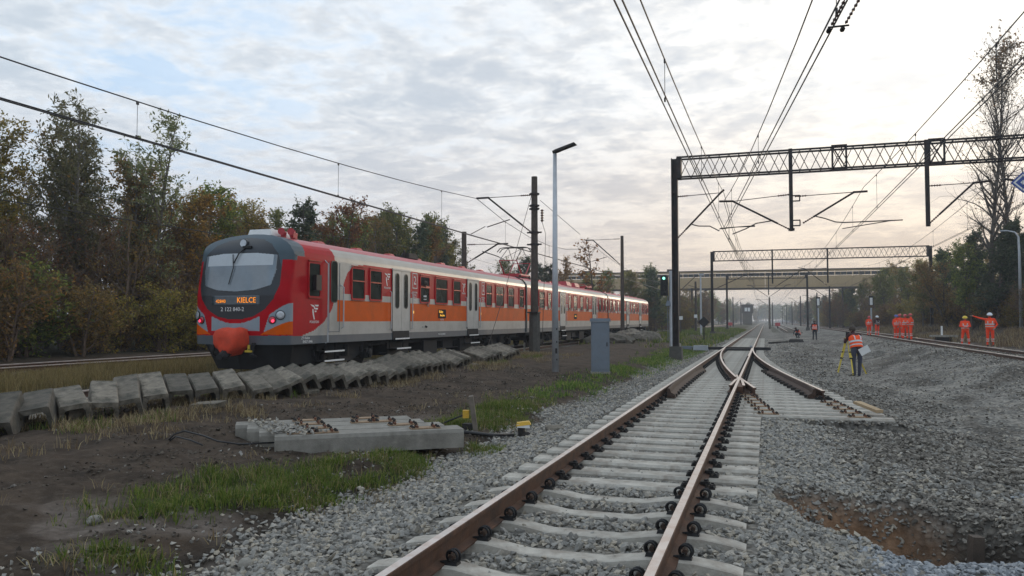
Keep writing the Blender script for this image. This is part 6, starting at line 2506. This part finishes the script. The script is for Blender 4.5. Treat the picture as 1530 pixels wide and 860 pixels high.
def tree_proto(seed, h, stems, limbs, twigs, spread, rise, leaves, leaf, leaf_mt, bark='bark', droop=0.0, crown0=.25, twig_len=.9, conic=0.0, leaf_shape=1.7, top_leaves=0.0, tw_r=.007):
    """trunk with limbs and twigs, and a crown of small separate leaves hung along the twigs"""
    rs = np.random.RandomState(seed)
    paths, tips = [], []
    for s in range(stems):
        a = rs.rand() * 2 * PI
        lean = .06 if stems == 1 else .20
        base = np.array([math.cos(a) * .15 * (stems > 1), math.sin(a) * .15 * (stems > 1), -.3])
        hh = h * (1 if s == 0 else rs.uniform(.7, .95))
        tr = wander(rs, base, (math.cos(a) * lean, math.sin(a) * lean, 1), hh, 12, .035, .02)
        r0 = .0115 * hh + .03
        paths.append((tr, np.linspace(r0, .015, 13)))
        for i in range(limbs // stems):
            f = crown0 + (1 - crown0) * (i + rs.rand()) / (limbs // stems)
            f = min(f, .985)
            q = f * 12
            k = int(q)
            p = tr[k] + (tr[min(k + 1, 12)] - tr[k]) * (q - k)
            az = rs.rand() * 2 * PI
            if conic:
                L = spread * (1.04 - f) ** .8 * rs.uniform(.75, 1.15) + .25
            else:
                L = spread * (math.sin(PI * min(1, (f - crown0) / (1 - crown0) * .82 + .16)) ** .6) * rs.uniform(.6, 1.15) + .2
            lb = wander(rs, p, (math.cos(az), math.sin(az), rise * rs.uniform(.6, 1.4)), L, 6, .11, .05 - droop * .5)
            paths.append((lb, np.linspace(max(.012, r0 * (1 - f) * .5 + .01), .006, 7)))
            for j in range(max(1, int(twigs * (.5 + .5 * L / spread)))):
                u = rs.uniform(.2, 1)
                q2 = u * 6
                k2 = min(int(q2), 5)
                p2 = lb[k2] + (lb[k2 + 1] - lb[k2]) * (q2 - k2)
                d2 = (lb[k2 + 1] - lb[k2])
                d2 = d2 / (np.linalg.norm(d2) + 1e-9) * .7 + rs.normal(size=3) * .6 + np.array([0, 0, .25 - droop])
                tw = wander(rs, p2, d2, twig_len * rs.uniform(.5, 1.2), 4, .18, .03 - droop * .25)
                paths.append((tw, np.linspace(tw_r, tw_r * .4, 5)))
                tips.append((tw, f))
    V, F = tubes_np(paths, 4)
    trunk = np_mesh('trunk', V, F, M[bark])
    # leaves
    w = np.array([1.0 if not top_leaves else max(0.0, (f - top_leaves)) ** 1.5 + .004 for _, f in tips])
    w /= w.sum()
    pick = rs.choice(len(tips), leaves, p=w)
    T = np.array([t for t, _ in tips])
    u = rs.rand(leaves) * 3.999
    k = u.astype(int)
    fr = (u - k)[:, None]
    C = T[pick, k] * (1 - fr) + T[pick, k + 1] * fr + rs.normal(size=(leaves, 3)) * .09
    a = rs.normal(size=(leaves, 3))
    a /= np.linalg.norm(a, axis=1)[:, None]
    b = np.cross(a, rs.normal(size=(leaves, 3)))
    b /= np.linalg.norm(b, axis=1)[:, None] + 1e-9
    a[:, 2] -= droop
    sz = leaf * rs.uniform(.6, 1.35, leaves)[:, None]
    LV = np.stack([C - a * sz * leaf_shape * .5, C + b * sz * .42, C + a * sz * leaf_shape * .5, C - b * sz * .42], 1).reshape(-1, 3)
    LF = np.arange(leaves * 4).reshape(-1, 4)
    crown = np_mesh('crown', LV, LF, M[leaf_mt])
    return trunk, crown


TREES = {
    'willow': [tree_proto(s, 11.0, 2, 44, 9, 2.2, 1.3, 5200, .085, 'leaf_willow', 'bark_grey', .12, .22, .9, 0, 2.4) for s in (1, 2, 3)],
    'birch': [tree_proto(s, 10.0, 1, 40, 9, 1.7, .9, 6500, .085, 'leaf_yellow', 'bark_grey', .18, .22, .8) for s in (4, 5)],
    'brown': [tree_proto(s, 9.0, 3, 48, 9, 2.3, 1.0, 7500, .095, 'leaf_brown', 'bark', .05, .10, .8) for s in (6, 7, 8)],
    'green': [tree_proto(s, 9.5, 1, 50, 10, 2.1, .8, 9500, .10, 'leaf_green', 'bark', .05, .16, .75) for s in (9, 10, 11)],
    'pine': [tree_proto(s, 10.0, 1, 60, 8, 2.2, .35, 9500, .11, 'leaf_pine', 'bark', .0, .18, .7, 1.0, 2.2) for s in (12, 13)],
    'orange': [tree_proto(s, 8.5, 2, 44, 9, 1.9, .9, 7500, .095, 'leaf_orange', 'bark', .08, .14, .7) for s in (14, 15)],
    'shrub': [tree_proto(s, 3.4, 5, 50, 8, 1.3, .7, 5200, .075, mt, 'twig', .05, .06, .55) for s, mt in ((16, 'leaf_brown'), (17, 'leaf_green'), (18, 'leaf_yellow'))],
    'thicket': [tree_proto(s, 5.6, 5, 70, 10, 1.7, 1.2, 2600, .075, 'leaf_brown', 'twig', .0, .06, .8, 0, 1.7, 0, .010) for s in (19, 20)],
    'bare': [tree_proto(s, 22.0, 1, 62, 13, 4.3, 1.15, 1500, .12, 'leaf_brown', 'bark', .03, .24, 1.9, 0, 1.7, .76, .013) for s in (21, 22)],
    'sapling': [tree_proto(23, 6.0, 1, 22, 5, 1.1, .8, 420, .12, 'leaf_orange', 'bark', .05, .3, .6)],
}
PROTO_H = {'willow': 11.0, 'birch': 10.0, 'brown': 9.0, 'green': 9.5, 'pine': 10.0, 'orange': 8.5, 'shrub': 3.4, 'thicket': 5.6, 'bare': 22.0, 'sapling': 6.0}
KIND = {'willow': ('willow_tree', 'tree'), 'birch': ('birch_tree', 'tree'), 'brown': ('autumn_tree', 'tree'), 'green': ('leafy_tree', 'tree'), 'pine': ('pine_tree', 'tree'), 'orange': ('autumn_tree', 'tree'), 'shrub': ('bush', 'bush'), 'thicket': ('thicket', 'bush'), 'bare': ('bare_tree', 'tree'), 'sapling': ('young_tree', 'tree')}
rt = random.Random(31)


def tree(kind, x, y, h, label, group, var=None, wide=None):
    v = TREES[kind]
    tk, cr = v[var % len(v)] if var is not None else rt.choice(v)
    nm, cat = KIND[kind]
    t = thing(nm, label, cat, (x, y, G(x, y) - .05), rt.uniform(0, 2 * PI), group)
    k = h / PROTO_H[kind]
    w = k * (wide or rt.uniform(.9, 1.15))
    t.scale = (w, w, k)
    link('trunk' if cat == 'tree' else 'stems', tk, t)
    link('crown' if cat == 'tree' else 'foliage', cr, t)
    return t


LBL = {'willow': 'tall grey-green willow in the left wood', 'birch': 'thin yellowing birch in the left wood', 'brown': 'brown-leaved tree in the left wood',
       'green': 'dense green tree in the left wood', 'pine': 'dark pointed conifer in the left wood', 'orange': 'rusty orange tree in the left wood'}


def zone(y):
    return 'at its left end' if y < 20 else 'left of the train' if y < 33 else 'above the cab of the train' if y < 44 else 'above the first carriage' if y < 60 else 'at its right end'


def skyline(y):
    """height of the wood along the left, front row"""
    return float(np.interp(y, [0, 12, 22, 28, 31, 33, 36, 42, 47, 52, 57, 66, 72, 80], [10.6, 10.8, 10.9, 11.4, 10.6, 9.2, 8.4, 8.2, 9.8, 8.6, 11.2, 10.8, 9.6, 8]))


y = 9.0
n = 0
while y < 74:
    h = skyline(y)
    if y < 32:
        kd = ('willow', 'brown', 'willow', 'birch', 'willow')[n % 5]
    elif y < 44:
        kd = ('brown', 'orange', 'birch', 'green', 'birch', 'brown')[n % 6]
    else:
        kd = ('green', 'brown', 'pine', 'birch', 'green', 'pine', 'orange')[n % 7]
    tree(kd, -29.6 + rt.uniform(-.8, .8), y, h * rt.uniform(.86, 1.06) - (.4 if kd in ('brown', 'orange') else 0), LBL[kd] + ', front row, ' + zone(y), 'trees of the wood at the left')
    y += rt.uniform(1.5, 2.1) if y < 34 else rt.uniform(1.8, 2.6)
    n += 1
for row, (xr, f) in enumerate(((-33.5, .98), (-38, 1.0))):
    y = 12.0 + row * 3
    while y < 78 + row * 8:
        kd = rt.choice(['brown', 'willow', 'green', 'birch', 'brown'] if y < 42 else ['green', 'pine', 'brown', 'birch', 'green'])
        tree(kd, xr + rt.uniform(-1.2, 1.2), y, skyline(y * .88) * f * rt.uniform(.86, 1.08) * (.78 if y < 36 else 1), LBL[kd] + ', back row, ' + zone(y * .88), 'trees of the wood at the left')
        y += rt.uniform(2.2, 3.1)
SHL = ['brown-leaved bush in front of the left wood', 'green-leaved bush in front of the left wood', 'yellowing bush in front of the left wood']
y = 11.0
while y < 76:
    v = rt.choice([0, 0, 1, 2, 1])
    tree('shrub', -26.4 + rt.uniform(-.7, .7), y, rt.uniform(2.0, 3.9), SHL[v] + ', ' + zone(y), 'bushes at the foot of the left wood', v, rt.uniform(.9, 1.2))
    y += rt.uniform(1.2, 1.9)
y = 10.0
while y < 74:
    tree('thicket', -28.2 + rt.uniform(-.6, .6), y, rt.uniform(4.4, 6.6), 'bare brown thicket under the left wood, ' + zone(y), 'thickets under the left wood', None, 1.1)
    y += rt.uniform(1.6, 2.3)
# low trees past the end of the wood, seen over the train roof
for (x, y, h, kd) in ((-27, 84, 8.6, 'pine'), (-25, 88, 8.2, 'pine'), (-29, 90, 9.2, 'brown'), (-23.5, 86, 8.8, 'orange'), (-20.5, 92, 6.5, 'green'), (-33, 95, 9, 'green'), (-30, 101, 9, 'pine'), (-26, 104, 7, 'brown')):
    tree(kd, x, y, h, 'low tree in the clump showing above the train roof beside the raised pantograph', 'clump of trees beyond the pantograph')
tree('sapling', -13.9, 66, 8.6, 'slender young tree with few orange leaves right of the lamp post', 'young trees')
# hazy trees left of the far tracks, in front of the bridge
spec = [(-15.5, 96, 7.4, 'green'), (-13.6, 101, 8.4, 'pine'), (-17.5, 104, 8.0, 'brown'), (-12.6, 108, 7.0, 'green'), (-20.5, 100, 7.6, 'brown'), (-23, 112, 8.8, 'green'), (-26.5, 118, 9.0, 'birch'), (-30.5, 120, 8.5, 'brown'), (-19, 118, 9.2, 'birch'), (-15.5, 116, 9.4, 'green'), (-12.4, 122, 7.2, 'brown'), (-34, 124, 9, 'green'), (-14.5, 132, 7.2, 'green'), (-12.6, 140, 6.6, 'brown'), (-17, 140, 8, 'pine')]
for x, y, h, kd in spec:
    tree(kd, x, y, h, 'hazy tree left of the tracks in front of the beige bridge', 'hazy trees in front of the bridge')
for i in range(34):
    x, y = rt.uniform(-19, -10.6), rt.uniform(98, 150)
    if x > -12.5 and y < 110:
        x -= 3
    kd = rt.choice(['thicket', 'shrub', 'brown', 'green'])
    tree(kd, x, y, rt.uniform(4.2, 6.4) if kd != 'shrub' else rt.uniform(2.5, 4), 'hazy undergrowth bush between the signal and the bridge' if kd in ('thicket', 'shrub') else 'low hazy tree between the signal and the bridge', 'hazy undergrowth in front of the bridge')
for i in range(30):
    x = -46 + i * 3.2 + rt.uniform(-1, 1)
    if -6 < x < 9:
        continue
    tree(rt.choice(['green', 'brown', 'birch']), x, rt.uniform(500, 600), rt.uniform(10, 14), 'misty far tree closing off the end of the railway line', 'misty trees at the end of the line', None, 1.5)
for i in range(14):
    tree(rt.choice(['green', 'brown', 'birch']), -8 + i * 1.5, 790 + rt.uniform(-30, 30), rt.uniform(13, 17), 'misty far tree closing off the end of the railway line', 'misty trees at the end of the line', None, 1.6)
for i in range(16):
    kd = rt.choice(['thicket', 'brown', 'green', 'shrub'])
    tree(kd, rt.uniform(11.8, 16.5), rt.uniform(140, 190), rt.uniform(4, 7) if kd != 'shrub' else 3.2, 'hazy bush right of the far tracks by the bridge' if kd in ('thicket', 'shrub') else 'hazy tree right of the far tracks by the bridge', 'hazy trees right of the bridge')
for i in range(40):
    y = 165 + i * 11
    x = -13.5 - rt.uniform(0, 6) - i * .05
    tree(rt.choice(['green', 'brown', 'pine']), x, y, rt.uniform(7.5, 10.5), 'misty tree lining the left of the tracks beyond the bridge', 'misty trees beyond the bridge')
# right side: dark mixed trees above the bank
rl = {'green': 'dark leafy tree on the bank at the right behind the workers', 'brown': 'brown autumn tree on the bank at the right behind the workers', 'pine': 'dark conifer on the bank at the right behind the workers', 'birch': 'thin yellowing birch on the bank at the right', 'orange': 'rusty tree on the bank at the right behind the workers', 'willow': 'slender grey-green tree on the bank at the right'}
right = [(22.5, 52, 6.5, 'pine'), (21.5, 57, 7.6, 'green'), (24.5, 58, 9.4, 'pine'), (22.2, 62, 8.0, 'pine'), (25.5, 64, 9.0, 'green'), (21.5, 67, 7.6, 'pine'), (24, 70, 8.8, 'brown'), (20.8, 73, 7.0, 'green'), (23, 76, 8.8, 'pine'), (26, 80, 9.2, 'green'), (20.5, 80, 6.8, 'brown'), (22.5, 85, 7.6, 'pine'), (19.8, 87, 6.2, 'orange'), (24.5, 90, 8.4, 'green'), (20.5, 94, 7.4, 'brown'), (22.5, 99, 8.6, 'birch'), (18.8, 101, 6.6, 'brown'), (25.5, 103, 9.0, 'green'), (20.6, 107, 8.4, 'birch'), (17.8, 111, 7.0, 'green'), (22.8, 114, 9.0, 'pine'), (19, 118, 8.8, 'brown'), (16.8, 122, 7.2, 'green'), (21, 125, 9.4, 'birch'), (17.5, 130, 8.4, 'green'), (24, 130, 9.4, 'green'), (15.8, 135, 7.4, 'brown'), (19.5, 138, 9, 'birch'), (14.8, 143, 7.2, 'green'), (17.5, 146, 8.2, 'brown'), (22, 147, 9, 'green'), (27, 72, 10, 'green'), (28, 92, 10, 'pine'), (29, 110, 10, 'green'), (27.5, 60, 10, 'brown'), (17.0, 68.5, 7.6, 'pine'), (18.6, 68.0, 8.2, 'pine'), (16.4, 73, 7.2, 'green'), (17.8, 76, 8.4, 'pine'), (15.9, 79, 6.6, 'brown'), (17.2, 84, 7.6, 'pine'), (15.6, 90, 6.6, 'green'), (16.8, 95, 7.2, 'birch'), (29, 83, 10, 'pine')]
for x, y, h, kd in right:
    tree(kd, x, y, h, rl[kd] + (', by the leaning lamp' if y < 80 else ', by the second gantry' if y < 112 else ', near the bridge'), 'trees on the right-hand bank', None, 1.15)
for x, y in ((17.2, 70.5), (18.2, 72.0)):
    tree('bare', x, y, 22.8 if x < 17.7 else 21.2, 'left one of the two tall bare trees rising at the right edge' if x < 17.7 else 'right one of the two tall bare trees rising at the right edge', 'pair of tall bare trees', 0 if x < 17.7 else 1, .95)
y = 42.0
while y < 150:
    x = float(np.interp(y, [40, 60, 90, 120, 150], [18.5, 17.8, 17.2, 16.2, 13.5])) + rt.uniform(-.6, 1.2)
    v = rt.choice([0, 1, 0, 2])
    if rt.random() < .6:
        tree('shrub', x, y, rt.uniform(1.6, 3.6), ('brown bush growing on the right-hand bank behind the workers', 'green bush growing on the right-hand bank behind the workers', 'yellowish bush growing on the right-hand bank behind the workers')[v], 'bushes on the right-hand bank', v, 1.2)
    else:
        tree('thicket', x + 1, y, rt.uniform(3, 5), 'bare brown thicket on the right-hand bank behind the workers', 'thickets on the right-hand bank', None, 1.2)
    y += rt.uniform(1.3, 2.2)
for i in range(40):
    y = 156 + i * 11
    x = 14.0 + rt.uniform(0, 6) - i * .03
    tree(rt.choice(['green', 'brown', 'pine']), x, y, rt.uniform(7, 10.5), 'misty tree lining the right of the tracks beyond the bridge', 'misty trees beyond the bridge')

# ------------------------------------------------------------------ haze over the line
hb = MB()
hb.box((0, 870, 13.0), (1500, 1960, 34.0))
m = bpy.data.materials.new('haze')
m.use_nodes = True
m.node_tree.nodes.clear()
k = NT(m.node_tree)
o = k.n('ShaderNodeOutputMaterial')
v = k.n('ShaderNodeVolumePrincipled')
v.inputs['Color'].default_value = (.74, .80, .88, 1)
v.inputs['Density'].default_value = .0008
v.inputs['Anisotropy'].default_value = .35
k.l(v.outputs[0], o.inputs['Volume'])
tag(hb.build('haze', m), kind='stuff')
